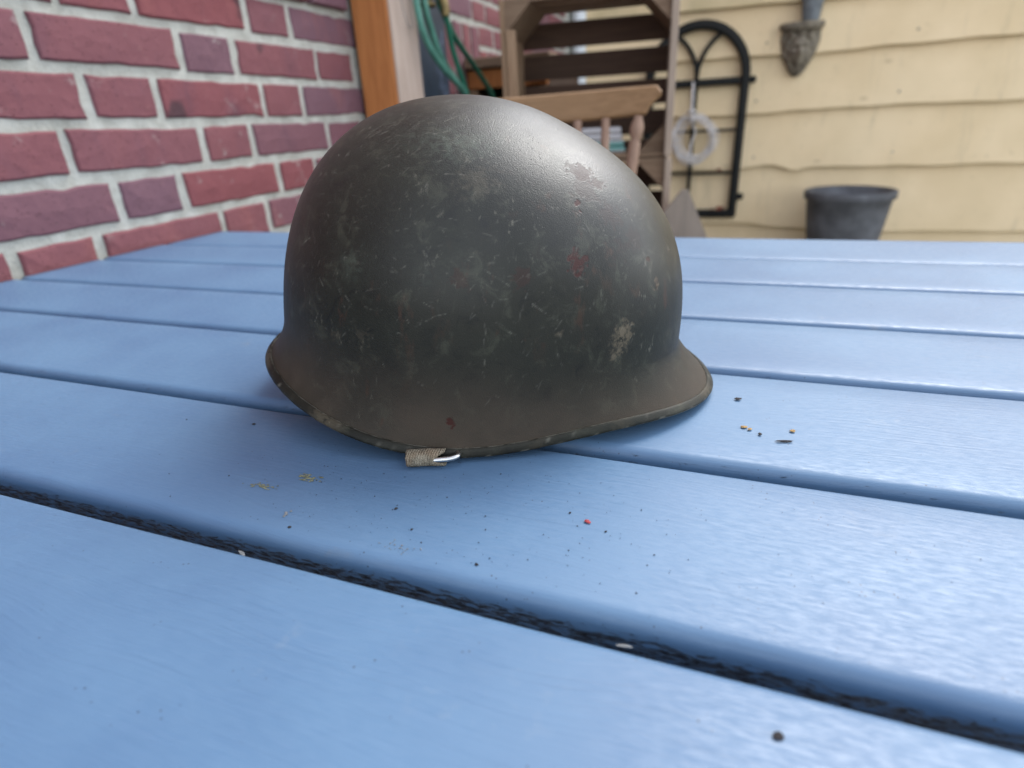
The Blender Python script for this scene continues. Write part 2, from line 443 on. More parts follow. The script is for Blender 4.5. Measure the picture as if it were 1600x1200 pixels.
M_LEAF = mat_simple('dry_red_leaf', (0.17, 0.055, 0.028), 0.8, 0.0, 0.4, 60.0, 0.4)
M_RED = mat_simple('red_flake', (0.30, 0.035, 0.04), 0.5, 0.0, 0.3, 900.0, 0.3)
M_YEL = mat_simple('ochre_crumb', (0.30, 0.19, 0.075), 0.8, 0.0, 0.4, 900.0, 0.3)
M_DIRT = mat_simple('dark_dirt', (0.022, 0.020, 0.022), 0.9, 0.0, 0.3, 900.0, 0.3)
M_PALE = mat_simple('pale_chip', (0.17, 0.18, 0.185), 0.8, 0.0, 0.2, 900.0, 0.3)
M_LICHEN = mat_simple('olive_lichen_stain', (0.15, 0.155, 0.10), 0.85, 0.0, 0.4, 700.0, 0.6, 0.0004)

def mat_navy():
    t = NT('dark_navy_flaking_paint')
    n = t.noise(9.0, None, 5); f = t.noise(34.0, t.map((1, 1, 0.4)), 5, 0.7)
    o = t.sep(t.tc.outputs['Object'])
    col = t.mix(t.ramp(n, 0.3, 0.7), (0.008, 0.016, 0.030), (0.018, 0.035, 0.060))
    near = t.ramp(o[1], 0.20, 0.30)
    col = t.mix(t.math('MULTIPLY', near, t.ramp(f, 0.53, 0.62)), col, (0.17, 0.23, 0.36))
    return t.done(col, 0.5, t.bump(f, 0.4, 0.002))
M_NAVY = mat_navy()

def mat_stripes():
    t = NT('white_teal_stripes')
    z = t.sep(t.tc.outputs['Object'])[2]
    s = t.math('SINE', t.math('MULTIPLY', z, 88.0))
    col = t.mix(t.ramp(s, 0.35, 0.75), (0.50, 0.50, 0.52), (0.16, 0.36, 0.34))
    return t.done(col, 0.8, t.bump(t.noise(200.0), 0.3, 0.001))
M_STRIPE = mat_stripes()

def mat_ground():
    t = NT('patio_paving')
    n = t.noise(3.0, None, 6)
    k = t.n.new('ShaderNodeTexBrick'); t.l.new(t.tc.outputs['Object'], k.inputs['Vector'])
    k.inputs['Scale'].default_value = 1.6; k.inputs['Mortar Size'].default_value = 0.012
    k.inputs['Color1'].default_value = (0.34, 0.32, 0.28, 1); k.inputs['Color2'].default_value = (0.28, 0.265, 0.24, 1); k.inputs['Mortar'].default_value = (0.07, 0.065, 0.055, 1)
    return t.done(t.mix(t.ramp(n, 0.3, 0.7, 0, 0.5), k.outputs[0], (0.11, 0.11, 0.085)), 0.9, t.bump(n, 0.4, 0.004))
M_GROUND = mat_ground()

# ------------------------------------------------------------------ ground
GZ = -0.75
g = MB(); g.add([(-150, -150, GZ), (150, -150, GZ), (150, 150, GZ), (-150, 150, GZ)], [(0, 1, 2, 3)])
go = g.build('ground', M_GROUND); go['kind'] = 'structure'

# ------------------------------------------------------------------ brick wall
WX = -0.886
BED0, COURSE, JT = 0.0392, 0.0714, 0.0125
HP, SP = 0.1195, 0.2385
PER = HP + SP
wall = thing('brick_wall', 'red and purple brick wall with thick pale mortar joints beside the table', 'wall', (WX, 0, 0))

def brick_mesh(L, Hh, seed, D=0.05):
    """outer face at x=0, irregular arris, length along y, height along z"""
    rs = random.Random(seed)
    ny = max(4, int(L / 0.022)); nz = 3
    vs, fs = [], []
    def pt(u, v, inset, x):
        y = (u - 0.5) * (L - 2 * inset); z = (v - 0.5) * (Hh - 2 * inset)
        return (x, y, z)
    ring = []
    us = [i / ny for i in range(ny + 1)]; vv = [i / nz for i in range(nz + 1)]
    per = [(u, 0) for u in us[:-1]] + [(1, v) for v in vv[:-1]] + [(u, 1) for u in us[:0:-1]] + [(0, v) for v in vv[:0:-1]]
    jit = [rs.gauss(0, 0.0013) for _ in per]
    n = len(per)
    for layer, (ins, x) in enumerate(((0.0, -D), (0.0002, -0.003), (0.0030, 0.0))):
        for k, (u, v) in enumerate(per):
            q = pt(u, v, ins + (abs(jit[k]) * (1.2 if layer else 0)), x + (rs.gauss(0, 0.0004) if layer == 2 else 0))
            vs.append(q)
    for l in range(2):
        for k in range(n):
            k2 = (k + 1) % n
            fs.append((l * n + k, l * n + k2, (l + 1) * n + k2, (l + 1) * n + k))
    c0 = len(vs)
    for i in range(1, ny):
        vs.append((rs.gauss(0.0008, 0.0006), (us[i] - 0.5) * L, rs.gauss(0, 0.004)))
    # fan the front face: connect the front ring to the spine
    b = 2 * n
    def spine(u):
        i = min(max(int(round(u * ny)), 1), ny - 1); return c0 + i - 1
    for k in range(n):
        k2 = (k + 1) % n
        a, d = spine(per[k][0]), spine(per[k2][0])
        f = (b + k, b + k2, d) if a == d else (b + k, b + k2, d, a)
        fs.append(f)
    me = mesh('brick', vs, fs, M_BRICK, False)
    return me

HB = COURSE - JT
stretch_m = [brick_mesh(SP - JT, HB, 10 + i) for i in range(6)]
head_m = [brick_mesh(HP - JT, HB, 40 + i) for i in range(4)]
soldier_m = [brick_mesh(0.071 - JT, 0.215, 70 + i) for i in range(3)]
SOLD_Y0, SOLD_Y1 = 1.775, 2.13
WALL_Y0, WALL_Y1 = -0.9, 3.45
rest = MB()
brick_objs = 0
for k in range(-11, 62):
    zc = BED0 + COURSE * (k + 0.5)
    y = (1.011 if k % 2 == 0 else 1.1966) - 8 * PER
    is_head = True
    while y < WALL_Y1:
        L = HP if is_head else SP
        yc = y + L / 2
        lo, hi = y + JT / 2, y + L - JT / 2
        y += L
        hd = is_head; is_head = not is_head
        if hi < WALL_Y0 or hi > WALL_Y1 + 0.05: continue
        if k % 2 and abs(yc - 1.2563) < 0.02: yc += 0.011; hi += 0.022
        elif k % 2 and 1.40 < yc < 1.46: continue
        soldier_zone = 2 <= k <= 5 and hi > SOLD_Y0 and lo < SOLD_Y1
        if soldier_zone and k <= 5:
            if lo < SOLD_Y0 - 0.02: hi = SOLD_Y0 - JT / 2
            elif hi > SOLD_Y1 + 0.03: lo = SOLD_Y1 + JT / 2
            else: continue
            yc = (lo + hi) / 2
        proud = 0.014 if (k == 5 and hi < 1.40) else 0.0
        near = (-2 <= k <= 7) and yc > 0.30
        if near:
            me = random.choice(head_m if hd else stretch_m)
            o = link('brick', me, wall, (0.004 + proud + random.gauss(0, 0.0008), yc + random.gauss(0, 0.001), zc + random.gauss(0, 0.0009)), (random.gauss(0, 0.006), random.gauss(0, 0.006), random.gauss(0, 0.005)))
            o.scale = (1, (hi - lo) / ((HP if hd else SP) - JT), 1)
            brick_objs += 1
        else:
            rest.box(-0.04, 0.004 + proud, lo, hi, zc - HB / 2, zc + HB / 2, 0.003)
ys = SOLD_Y0
while ys < SOLD_Y1 - 0.02:
    link('brick', random.choice(soldier_m), wall, (0.005, ys + 0.0355, 0.462 - 0.1075 - 0.006), (random.gauss(0, 0.006), 0, 0))
    ys += 0.071
ro = rest.build('brickwork', M_BRICK, wall); ro['kind'] = 'stuff'
# mortar bed: a gently uneven sheet just behind the brick faces, as a solid slab
ny, nz = 380, 220
Y = np.linspace(WALL_Y0, WALL_Y1, ny); Z = np.linspace(GZ, BED0 + COURSE * 62, nz)
vs, fs = [], []
for j in range(nz):
    for i in range(ny):
        d = mnoise.noise(Vector((Y[i] * 22, Z[j] * 30, 2))) * 0.0022 + mnoise.noise(Vector((Y[i] * 60, Z[j] * 60, 9))) * 0.0012
        vs.append((-0.0005 + d, Y[i], Z[j]))
for j in range(nz - 1):
    for i in range(ny - 1):
        a = j * ny + i; fs.append((a, a + 1, a + ny + 1, a + ny))
mo = link('mortar', mesh('mortar', vs, fs, M_MORTAR, True), wall)
MB().box(-0.22, -0.012, WALL_Y0, WALL_Y1 + 0.2, GZ, BED0 + COURSE * 62 - 0.004).build('wall_core', M_MORTAR, wall)

# ------------------------------------------------------------------ timber post
post = thing('timber_post', 'brown stained timber post with a pale side fixed to the brick wall', 'post', (-0.886, 1.345, GZ))
MB().box(0.012, 0.1075, 0, 0.128, 0, 2.35, 0.004).build('post_face', M_POST, post)
MB().box(0.108, 0.1115, 0.003, 0.131, 0, 2.35, 0.0015).build('pale_side_board', M_POST_PALE, post)
pw = MB(); pw.tube(bez([(-0.7715, 1.385, 0.60), (-0.768, 1.39, 0.46), (-0.765, 1.405, 0.385), (-0.766, 1.425, 0.372), (-0.766, 1.44, 0.385), (-0.769, 1.445, 0.47), (-0.7715, 1.45, 0.60)], 8), 0.0013, 6)
tag(pw.build('hanging_wire', M_GALV, None, True), 'thin bent grey wire loop hanging on the pale side of the timber post', 'wire')

# ------------------------------------------------------------------ navy board, tap and hose
nb = MB(); nb.box(0, 0.040, 0, 0.300, 0, 1.35, 0.004)
tag(nb.build('navy_board', M_NAVY, None, False, (-0.880, 1.474, GZ)), 'dark navy board with flaking paint against the brick wall behind the timber post', 'board')
tap = thing('garden_tap', 'tarnished brass garden tap above the green hose', 'tap', (-0.84, 1.575, 0.455))
b_ = MB(); b_.lathe([(0.021, -0.03), (0.021, -0.022), (0.013, -0.018), (0.013, 0.014), (0.017, 0.018), (0.017, 0.03), (0.010, 0.034)], 16); 
b_.build('valve_body', M_BRASS, tap, True, (0.050, 0, 0.01))
MB().tube([(0.0, 0, 0.015), (0.055, 0, 0.015)], 0.012, 12).build('inlet_pipe', M_BRASS, tap, True)
MB().tube(bez([(0.05, 0, 0.012), (0.085, 0, 0.008), (0.098, 0, -0.02), (0.098, 0, -0.045)], 6), 0.011, 12).build('spout', M_BRASS, tap, True)
MB().tube([(0.050, -0.03, 0.055), (0.050, 0.03, 0.055)], [0.007, 0.007], 8).build('handle', M_WHITE, tap, True)
MB().tube([(0.050, 0, 0.03), (0.050, 0, 0.056)], 0.006, 8).build('stem', M_BRASS, tap, True)
hose = thing('garden_hose', 'green garden hose hanging in loops from the brass tap', 'hose', (-0.76, 1.6, 0.4))
def hs_(pts, rad, mat):
    hb = MB(); hb.tube(bez([Vector(p) - Vector((-0.76, 1.6, 0.4)) for p in pts], 10), rad, 12)
    return hb.build('hose_strand', mat, hose, True)
hs_([(-0.755, 1.44, 0.62), (-0.76, 1.4556, 0.4309), (-0.758, 1.4825, 0.354), (-0.757, 1.562, 0.2954), (-0.757, 1.7057, 0.2297), (-0.76, 1.80, 0.12), (-0.77, 1.80, -0.05), (-0.78, 1.75, -0.20)], 0.0085, M_HOSE_PALE)
hs_([(-0.78, 1.51, 0.62), (-0.775, 1.525, 0.45), (-0.775, 1.55, 0.386), (-0.775, 1.600, 0.318), (-0.775, 1.72, 0.238), (-0.782, 1.80, 0.14), (-0.79, 1.79, -0.06)], 0.0085, M_HOSE_PALE)
hs_([(-0.742, 1.575, 0.420), (-0.744, 1.588, 0.395), (-0.752, 1.625, 0.337), (-0.756, 1.684, 0.265), (-0.757, 1.730, 0.19), (-0.757, 1.745, 0.05), (-0.76, 1.73, -0.18)], 0.0075, M_HOSE)
hs_([(-0.775, 1.60, 0.62), (-0.772, 1.598, 0.47), (-0.764, 1.612, 0.422), (-0.76, 1.668, 0.369), (-0.758, 1.800, 0.299), (-0.756, 1.905, 0.232), (-0.756, 1.955, 0.15), (-0.76, 1.94, -0.05)], 0.0078, M_HOSE)

# ------------------------------------------------------------------ wooden log store on the far wall
ls = thing('log_store', 'brown wooden log store with a dark opening below the brick soldier course', 'cabinet', (-0.884, 1.99, GZ))
MB().box(0.006, 0.30, -0.02, 0.44, 1.070, 1.100, 0.003).build('lid_board', M_CRATE, ls)
MB().box(0.008, 0.285, 0.0, 0.022, 1.010, 1.066, 0.003).build('rail', M_POST, ls)
MB().box(0.008, 0.040, 0.0, 0.022, 0, 1.006, 0.003).build('upright', M_CRATE_V, ls)
MB().box(0.255, 0.285, 0.0, 0.022, 0, 1.006, 0.003).build('upright', M_CRATE_V, ls)
MB().box(0.008, 0.030, 0.026, 0.42, 0, 1.066, 0.003).build('side_panel', M_CRATE_DARK, ls)
MB().box(0.263, 0.285, 0.026, 0.42, 0, 1.066, 0.003).build('side_panel', M_CRATE_DARK, ls)
MB().box(0.034, 0.259, 0.40, 0.42, 0, 1.066, 0.003).build('back_panel', M_CRATE_DARK, ls)

# ------------------------------------------------------------------ corner pipe
dp_ = MB(); dp_.tube([(-0.838, 3.385, GZ), (-0.838, 3.385, 1.5)], 0.036, 20)
tag(dp_.build('downpipe', M_WHITE, None, True), 'white plastic downpipe in the corner of brick wall and cream boards, seen through the crate', 'pipe')

# ------------------------------------------------------------------ cream board wall
SY = 3.45
sw = thing('boarded_wall', 'cream painted wall of wide overlapping waney boards behind the crates', 'wall', (0, SY, 0))
X0, X1 = -0.86, 3.4
edges = [-0.745, -0.418, -0.1325, 0.131, 0.3805, 0.593, 0.84, 1.09, 1.33]
tops = edges[1:] + [1.56]
for bi, (z0, z1) in enumerate(zip(edges, tops)):
    z1 += 0.03
    n = 130; vs, fs = [], []
    for i in range(n + 1):
        x = X0 + (X1 - X0) * i / n
        wv = mnoise.noise(Vector((x * 1.7, bi * 13.1, 0))) * 0.016 + mnoise.noise(Vector((x * 6.0, bi * 7.7, 3))) * 0.007
        if bi == 2: wv += -0.020 * math.exp(-((x - 0.27) / 0.05) ** 2) + 0.012 * math.exp(-((x - 0.13) / 0.08) ** 2)
        if bi == 1: wv += -0.035 / (1 + math.exp(-(x - 0.15) / 0.06)) + 0.012
        zb = z0 + wv
        yb, yt = -0.040, -0.004
        bow = mnoise.noise(Vector((x * 0.9, bi * 3.3, 8))) * 0.004
        prof = [(yb + 0.020, zb), (yb + 0.003 + bow, zb), (yb + bow, zb + 0.005), (yb * 0.55 + yt * 0.45 + bow, (zb + z1) / 2), (yt, z1), (yt + 0.008, z1)]
        vs += [(x, p[0], p[1]) for p in prof]
    for i in range(n):
        for k in range(6):
            a, b2 = i * 6 + k, i * 6 + (k + 1) % 6
            fs.append((a, b2, b2 + 6, a + 6))
    fs.append(tuple(range(6))[::-1]); fs.append(tuple(n * 6 + k for k in range(6)))
    o = link('board', mesh('board', vs, fs, M_SIDING), sw)
    o.color = (0.55 if bi == 5 else 0.08, 0, 0, 1)
MB().box(X0, X1, 0.008, 0.10, GZ, 1.56).build('backing', M_CRATE_DARK, sw)
nail_me = None
for bi, z0 in enumerate(edges[:7]):
    for xi in range(6):
        xn = -0.55 + xi * 0.62 + random.uniform(-0.02, 0.02); zn = z0 + 0.055 + random.uniform(-0.008, 0.008)
        if nail_me is None:
            nb_ = MB(); nb_.lathe([(0.0052, -0.004), (0.0052, 0.0015), (0.0035, 0.0026)], 10)
            nail_me = mesh('nail', nb_.v, nb_.f, M_GALV, True)
        link('nail', nail_me, sw, (xn, -0.0335, zn), (R(90), 0, 0))

# ------------------------------------------------------------------ black arched frame
AX, AY = -0.235, 3.392
arch = thing('arched_frame', 'black iron arched window frame fixed to the cream boards', 'window frame', (AX, AY, GZ))
ZB, ZS, RA = -0.365 - GZ, 0.285 - GZ, 0.232
def bar(pts, w, d, name):
    """rectangular bar swept in the XZ plane"""
    pts = [Vector((p[0], 0, p[1])) for p in pts]; vs, fs = [], []
    for i, p in enumerate(pts):
        t = (pts[min(i + 1, len(pts) - 1)] - pts[max(i - 1, 0)]).normalized(); nn = Vector((-t.z, 0, t.x))
        c = w * 0.25
        for a, b2 in ((-w / 2, d / 2), (-w / 2, -d / 2 + c), (-w / 2 + c, -d / 2), (w / 2 - c, -d / 2), (w / 2, -d / 2 + c), (w / 2, d / 2)):
            vs.append(p + nn * a + Vector((0, b2, 0)))
    for i in range(len(pts) - 1):
        for k in range(6):
            a, b2 = i * 6 + k, i * 6 + (k + 1) % 6; fs.append((a, a + 6, b2 + 6, b2))
    fs.append(tuple(range(6))); fs.append(tuple((len(pts) - 1) * 6 + k for k in range(6))[::-1])
    me = mesh(name, vs, fs, M_IRON); me.update()
    import bmesh as _b
    bm = _b.new(); bm.from_mesh(me); _b.ops.recalc_face_normals(bm, faces=bm.faces); bm.to_mesh(me); bm.free()
    return link(name, me, arch)
semi = [(RA * math.cos(a), ZS + 0.022 + RA * math.sin(a)) for a in [math.pi * i / 40 for i in range(41)]]
bar([(RA, ZB)] + semi + [(-RA, ZB)], 0.042, 0.045, 'outer_frame')
bar([(-RA + 0.022, ZS), (RA - 0.022, ZS)], 0.034, 0.034, 'crossbar')
bar([(-RA - 0.015, ZB + 0.012), (RA + 0.015, ZB + 0.012)], 0.040, 0.040, 'bottom_rail')
bar([(0, ZB + 0.034), (0, ZS - 0.019)], 0.020, 0.020, 'mullion')
for zz in (0.062 - GZ, -0.146 - GZ):
    for s_ in (-1, 1): bar([(0.011 * s_, zz), ((RA - 0.022) * s_, zz)], 0.013, 0.018, 'glazing_bar')
for s_ in (-1, 1):
    pts = [(s_ * (RA - RA * math.cos(a)) * 0.98, ZS + 0.018 + RA * math.sin(a)) for a in [R(62) * i / 16 for i in range(17)]]
    bar(pts, 0.020, 0.022, 'tracery_bar')
for zz, s_ in ((ZS + 0.0, 1), (-0.265 - GZ, 1), (ZS, -1), (-0.265 - GZ, -1)):
    kb = MB(); kb.lathe([(0.004, -0.012), (0.016, -0.010), (0.018, 0.0), (0.016, 0.010), (0.004, 0.012)], 14)
    kb.build('hinge_knob', M_IRON, arch, True, (s_ * (RA + 0.034), 0, zz), (R(90), 0, 0))
# ------------------------------------------------------------------ coil of wire
coil = thing('wire_coil', 'coil of pale grey wire tied to the black arched frame', 'wire', (-0.222, 3.325, 0.028))
cb = MB()
for i in range(14):
    rr = random.uniform(0.074, 0.102); ox, oz = random.gauss(0, .009), random.gauss(0, .010); ph_ = random.random() * 6
    pts = []
    for k in range(57):
        a = 2 * math.pi * k / 56
        q = rr * (1 + 0.055 * math.sin(2 * a + ph_) + 0.03 * math.sin(3 * a + 2 * ph_))
        pts.append((ox + q * math.cos(a), random.uniform(-.0005, .0005) + 0.010 * math.sin(a * 2 + ph_), oz + q * 1.12 * math.sin(a)))
    cb.tube(pts, 0.0027, 6, False)
cb.build('wire_loops', M_WIRE, coil, True)
MB().tube(bez([(-0.024, 0.03, 0.262), (-0.022, 0.015, 0.20), (-0.018, -0.018, 0.13), (-0.012, -0.020, 0.09), (-0.012, 0.012, 0.066)], 6), 0.0055, 8).build('tie', M_WIRE, coil, True)
MB().tube(bez([(-0.012, 0.012, 0.066), (0.004, 0.016, 0.03), (-0.014, 0.016, -0.03), (-0.012, 0.0, -0.085)], 6), 0.0050, 8).build('tie_end', M_WIRE, coil, True)
MB().tube(bez([(-0.034, -0.012, 0.128), (-0.018, -0.026, 0.134), (-0.004, -0.012, 0.128)], 5), 0.0075, 8).build('knot', M_WIRE, coil, True)

# ------------------------------------------------------------------ apple crates on their sides
CW, CH, CD, TH_ = 0.452, 0.3955, 0.25, 0.013
def crate(name, label, loc, rz, group):
    t = thing(name, label, 'crate', loc, (0, 0, rz), group)
    # local: x right, y back, z up, origin at the front bottom left
    # sides (left and right) of two boards each, their front edges seen as strips
    for x, mt in ((0, M_CRATE_V), (CW - TH_, M_CRATE_PALE)):
        MB().box(x, x + TH_, 0, 0.118, 0, CH, 0.0015).build('side_board', mt, t)
        MB().box(x, x + TH_, 0.128, CD - 0.012, 0, CH, 0.0015).build('side_board', mt, t)
    MB().box(TH_ + 0.002, TH_ + 0.027, -0.004, 0.020, 0.012, CH - 0.070, 0.002).build('front_batten', M_CRATE_V, t)
    MB().box(CW - TH_ + 0.001, CW + 0.006, -0.016, -0.002, 0.002, CH - 0.002, 0.0015).build('front_batten', M_CRATE_PALE, t)
    for z, nm in ((0, 'floor_board'), (CH - 0.010, 'top_board')):
        for y0, y1 in ((0.002, 0.075), (0.087, 0.160), (0.172, CD - 0.014)):
            MB().box(TH_ + 0.001, CW - TH_ - 0.001, y0, y1, z, z + 0.010, 0.0012).build(nm, M_CRATE, t)
    # back of slats with gaps
    sh, gap = 0.066, 0.0165
    zs_ = [CH - 0.030 - sh - i * (sh + gap) for i in range(5)]
    for i, z in enumerate(zs_):
        if z < 0.001: sh, z = sh + z - 0.001, 0.001
        MB().box(0.001, CW - 0.001, CD - 0.010, CD, z, z + sh, 0.0012).build('back_slat', M_CRATE_DARK, t)
    # triangular corner blocks running front to back
    c = 0.070
    for px, pz, sx, sz in ((TH_, 0.010, 1, 1), (CW - TH_, 0.010, -1, 1), (TH_, CH - 0.010, 1, -1), (CW - TH_, CH - 0.010, -1, -1)):
        poly = [(px + sx * 0.0005, pz + sz * 0.0005), (px + sx * c, pz + sz * 0.0005), (px + sx * 0.0005, pz + sz * c)]
        if sx * sz < 0: poly = poly[::-1]
        MB().prism([(a, b2) for a, b2 in poly], CD - 0.014 - (0.022 if sz > 0 else 0.001), Matrix.Translation((0, 0.022 if sz > 0 else 0.001, 0))).build('corner_block', M_CRATE, t)
    return t
CR = R(7)
CX, CY = -0.625, 1.655
crate('wooden_crate', 'brown slatted wooden crate on its side, topmost of the stack behind the chair', (CX, CY, GZ + 2 * CH + 0.008), CR, 'stacked wooden crates')
crate('wooden_crate', 'slatted wooden crate on its side, middle one of the stack below the top crate', (CX + 0.003, CY, GZ + CH + 0.004), CR, 'stacked wooden crates')
crate('wooden_crate', 'slatted wooden crate on the ground at the foot of the stack', (CX, CY + 0.002, GZ), CR, 'stacked wooden crates')
# striped cloth folded on the floor of the top crate
fc = MB(); 
for i in range(4): fc.box(0, 0.125 - 0.004 * i, 0, 0.09, 0.017 * i, 0.017 * i + 0.0155, 0.005)
tag(fc.build('folded_cloth', M_STRIPE, None, False, (CX + 0.20, CY + 0.075, GZ + 2 * CH + 0.008 + 0.0105), (0, 0, CR + 0.05)), 'folded white and teal striped cloth on the floor of the top crate', 'cloth')

# grey board leaning against the crates
lb = MB(); lb.prism([(-0.06, 0), (0.085, 0), (0.085, 0.52), (0.075, 0.56), (0.004, 0.715), (-0.012, 0.720), (-0.06, 0.66)], 0.016)
o = tag(lb.build('leaning_board', M_GREYWOOD, None, False, (-0.115, 1.64, GZ), (0, 0, R(14))), 'grey weathered board leaning beside the pale edge of the crates', 'board')

# ------------------------------------------------------------------ chair
ch = thing('wooden_chair', 'brown wooden chair with a curved top rail behind the blue table', 'chair', (-0.345, 1.325, GZ), (0, R(-1.2), R(10)))
# local: x right, y towards the back, z up; seat towards -y
def rail_mesh():
    W2 = 0.205; vs, fs = [], []; top, bot = [], []
    n = 40
    for i in range(n + 1):
        u = -1 + 2 * i / n; x = u * W2
        crown = 0.006 * (1 - u * u)
        zt = 0.052 + crown; zb = 0.0
        au = abs(u)
        if au > 0.86: zb = 0.026 * min(1, (au - 0.86) / 0.07) ** 0.8 + 0.006 * max(0, (au - 0.93) / 0.07) ** 2
        if au > 0.96: zt -= 0.012 * ((au - 0.96) / 0.04) ** 2.5
        yb = -0.030 * u * u
        top.append((x, yb, zt)); bot.append((x, yb, min(zb, zt - 0.004)))
    prof = []
    for i in range(n + 1):
        (x, y, zt), (_, _, zb) = top[i], bot[i]
        c = 0.004
        vs += [(x, y - 0.011, zb + c), (x, y - 0.011, zt - c), (x, y - 0.007, zt), (x, y + 0.007, zt), (x, y + 0.011, zt - c), (x, y + 0.011, zb + c), (x, y + 0.007, zb), (x, y - 0.007, zb)]
    for i in range(n):
        for k in range(8):
            a, b2 = i * 8 + k, i * 8 + (k + 1) % 8; fs.append((a, b2, b2 + 8, a + 8))
    fs.append(tuple(range(8))[::-1]); fs.append(tuple(n * 8 + k for k in range(8)))
    return mesh('crest_rail', vs, fs, M_CHAIR)
link('crest_rail', rail_mesh(), ch, (0, 0.010, 0.897), (R(-9), 0, 0))
def turned(p0, p1, prof, name, mat):
    p0, p1 = Vector(p0), Vector(p1)
    MB().tube([p0 + (p1 - p0) * t for t, r_ in prof], [r_ for t, r_ in prof], 14).build(name, mat, ch, True)
post_prof = [(0, .010), (.08, .012), (.2, .015), (.3, .011), (.34, .015), (.37, .0115), (.6, .0125), (.80, .0130), (.885, .0118), (.90, .0090), (.915, .0128), (.945, .0150), (.97, .0125), (.985, .0095), (1, .009)]
for s_ in (-1, 1):
    turned((s_ * 0.098, -0.055, 0.455), (s_ * 0.160, -0.012, 0.899), post_prof, 'back_post', M_CHAIR_V)
for x in (-0.082, -0.028, 0.028, 0.082):
    turned((x * 0.86, -0.045, 0.455), (x * 1.12, -0.004, 0.899), [(0, .008), (.3, .011), (.6, .0105), (1, .009)], 'spindle', M_CHAIR_V)
seat = MB(); 
sv = []
for i in range(28):
    a = 2 * math.pi * i / 28
    sv.append((0.205 * math.copysign(abs(math.cos(a)) ** 0.7, math.cos(a)), -0.215 + 0.19 * math.copysign(abs(math.sin(a)) ** 0.7, math.sin(a))))
seat.add([(x, y, 0.425) for x, y in sv] + [(x * 1.02, y, 0.440) for x, y in sv] + [(x, y, 0.457) for x, y in sv],
         [tuple(range(28))[::-1], tuple(range(56, 84))] + [(k + l * 28, (k + 1) % 28 + l * 28, (k + 1) % 28 + 28 + l * 28, k + 28 + l * 28) for l in (0, 1) for k in range(28)])
seat.build('seat', M_CHAIR, ch)
for s_ in (-1, 1):
    for yy, y2 in ((-0.10, -0.03), (-0.34, -0.39)):
        turned((s_ * 0.185, y2, 0.004), (s_ * 0.145, yy, 0.424), [(0, .011), (.15, .014), (.4, .019), (.5, .015), (.55, .019), (.8, .016), (1, .012)], 'leg', M_CHAIR_V)
for s_ in (-1, 1): turned((s_ * 0.166, -0.058, 0.17), (s_ * 0.166, -0.372, 0.17), [(0, .008), (.5, .011), (1, .008)], 'stretcher', M_CHAIR_V)

# ------------------------------------------------------------------ stone head bracket on the boards
br = thing('stone_bracket', 'grey cast stone wall bracket carved with a face under a shelf', 'bracket', (0.222, SY - 0.032, 0.285))
Hb, Wb = 0.190, 0.082
def relief(u, v):
    """u -1..1 across, v 0..1 up: outline half width and depth"""
    half = Wb * (0.10 + 0.90 * min(1, (v / 0.62)) ** 0.62)
    if v > 0.62: half = Wb * (1.0 + 0.06 * math.sin((v - 0.62) / 0.38 * math.pi))
    x = u * half
    base = 0.045 * math.sqrt(max(0, 1 - u * u)) * (0.45 + 0.55 * min(1, v / 0.5))
    fx, fz = x / 0.046, (v * Hb - 0.104) / 0.062
    f = 1 - fx * fx - fz * fz
    d = base
    hair = 0.008 * math.sin(abs(u) * 13 + 2 * math.sin(v * 16)) + 0.003 * math.sin(v * 34 + u * 7)
    if f > 0:
        d = base + 0.040 * math.sqrt(f) * 1.0
        d += 0.024 * math.exp(-(fx / 0.16) ** 2) * (max(0, 1 - abs(fz + 0.12) / 0.42)) * (1.3 - 0.8 * (fz + 0.1))
        for s_ in (-1, 1): d -= 0.024 * math.exp(-((fx - s_ * 0.40) / 0.24) ** 2 - ((fz - 0.20) / 0.14) ** 2)
        for s_ in (-1, 1): d += 0.009 * math.exp(-((fx - s_ * 0.40) / 0.14) ** 2 - ((fz - 0.18) / 0.07) ** 2)
        d += 0.005 * math.exp(-((fz - 0.42) / 0.10) ** 2) * math.exp(-(fx / 0.6) ** 2)
        d -= 0.012 * math.exp(-((fz + 0.50) / 0.045) ** 2 - (fx / 0.26) ** 2)
        d += 0.006 * math.exp(-((fz + 0.43) / 0.05) ** 2 - (fx / 0.24) ** 2) + 0.006 * math.exp(-((fz + 0.60) / 0.06) ** 2 - (fx / 0.20) ** 2)
        d += 0.006 * math.exp(-((fz + 0.86) / 0.14) ** 2 - (fx / 0.25) ** 2)
        d += hair * max(0, 1 - f * 6)
    else:
        d = base + 0.016 * math.exp(-(-f) * 1.2) + hair * min(1, 0.4 + base / 0.04)
    return x, max(d, 0.001)
nu, nv = 56, 80; vs, fs = [], []
for j in range(nv + 1):
    for i in range(nu + 1):
        u = -1 + 2 * i / nu; v = j / nv
        x, d = relief(u, v); vs.append((x, -d, v * Hb))
b0 = len(vs)
for j in range(nv + 1):
    for i in (0, nu): vs.append((relief(-1 + 2 * i / nu, j / nv)[0], 0.004, j / nv * Hb))
for j in range(nv):
    for i in range(nu):
        a = j * (nu + 1) + i; fs.append((a, a + 1, a + nu + 2, a + nu + 1))
    fs.append((b0 + 2 * j, j * (nu + 1), (j + 1) * (nu + 1), b0 + 2 * j + 2))
    fs.append((j * (nu + 1) + nu, b0 + 2 * j + 1, b0 + 2 * j + 3, (j + 1) * (nu + 1) + nu))
fs.append(tuple([nv * (nu + 1) + i for i in range(nu + 1)] + [b0 + 2 * nv + 1, b0 + 2 * nv]))
link('carved_head', mesh('carved_head', vs, fs, M_STONE, True), br)
cp = MB()
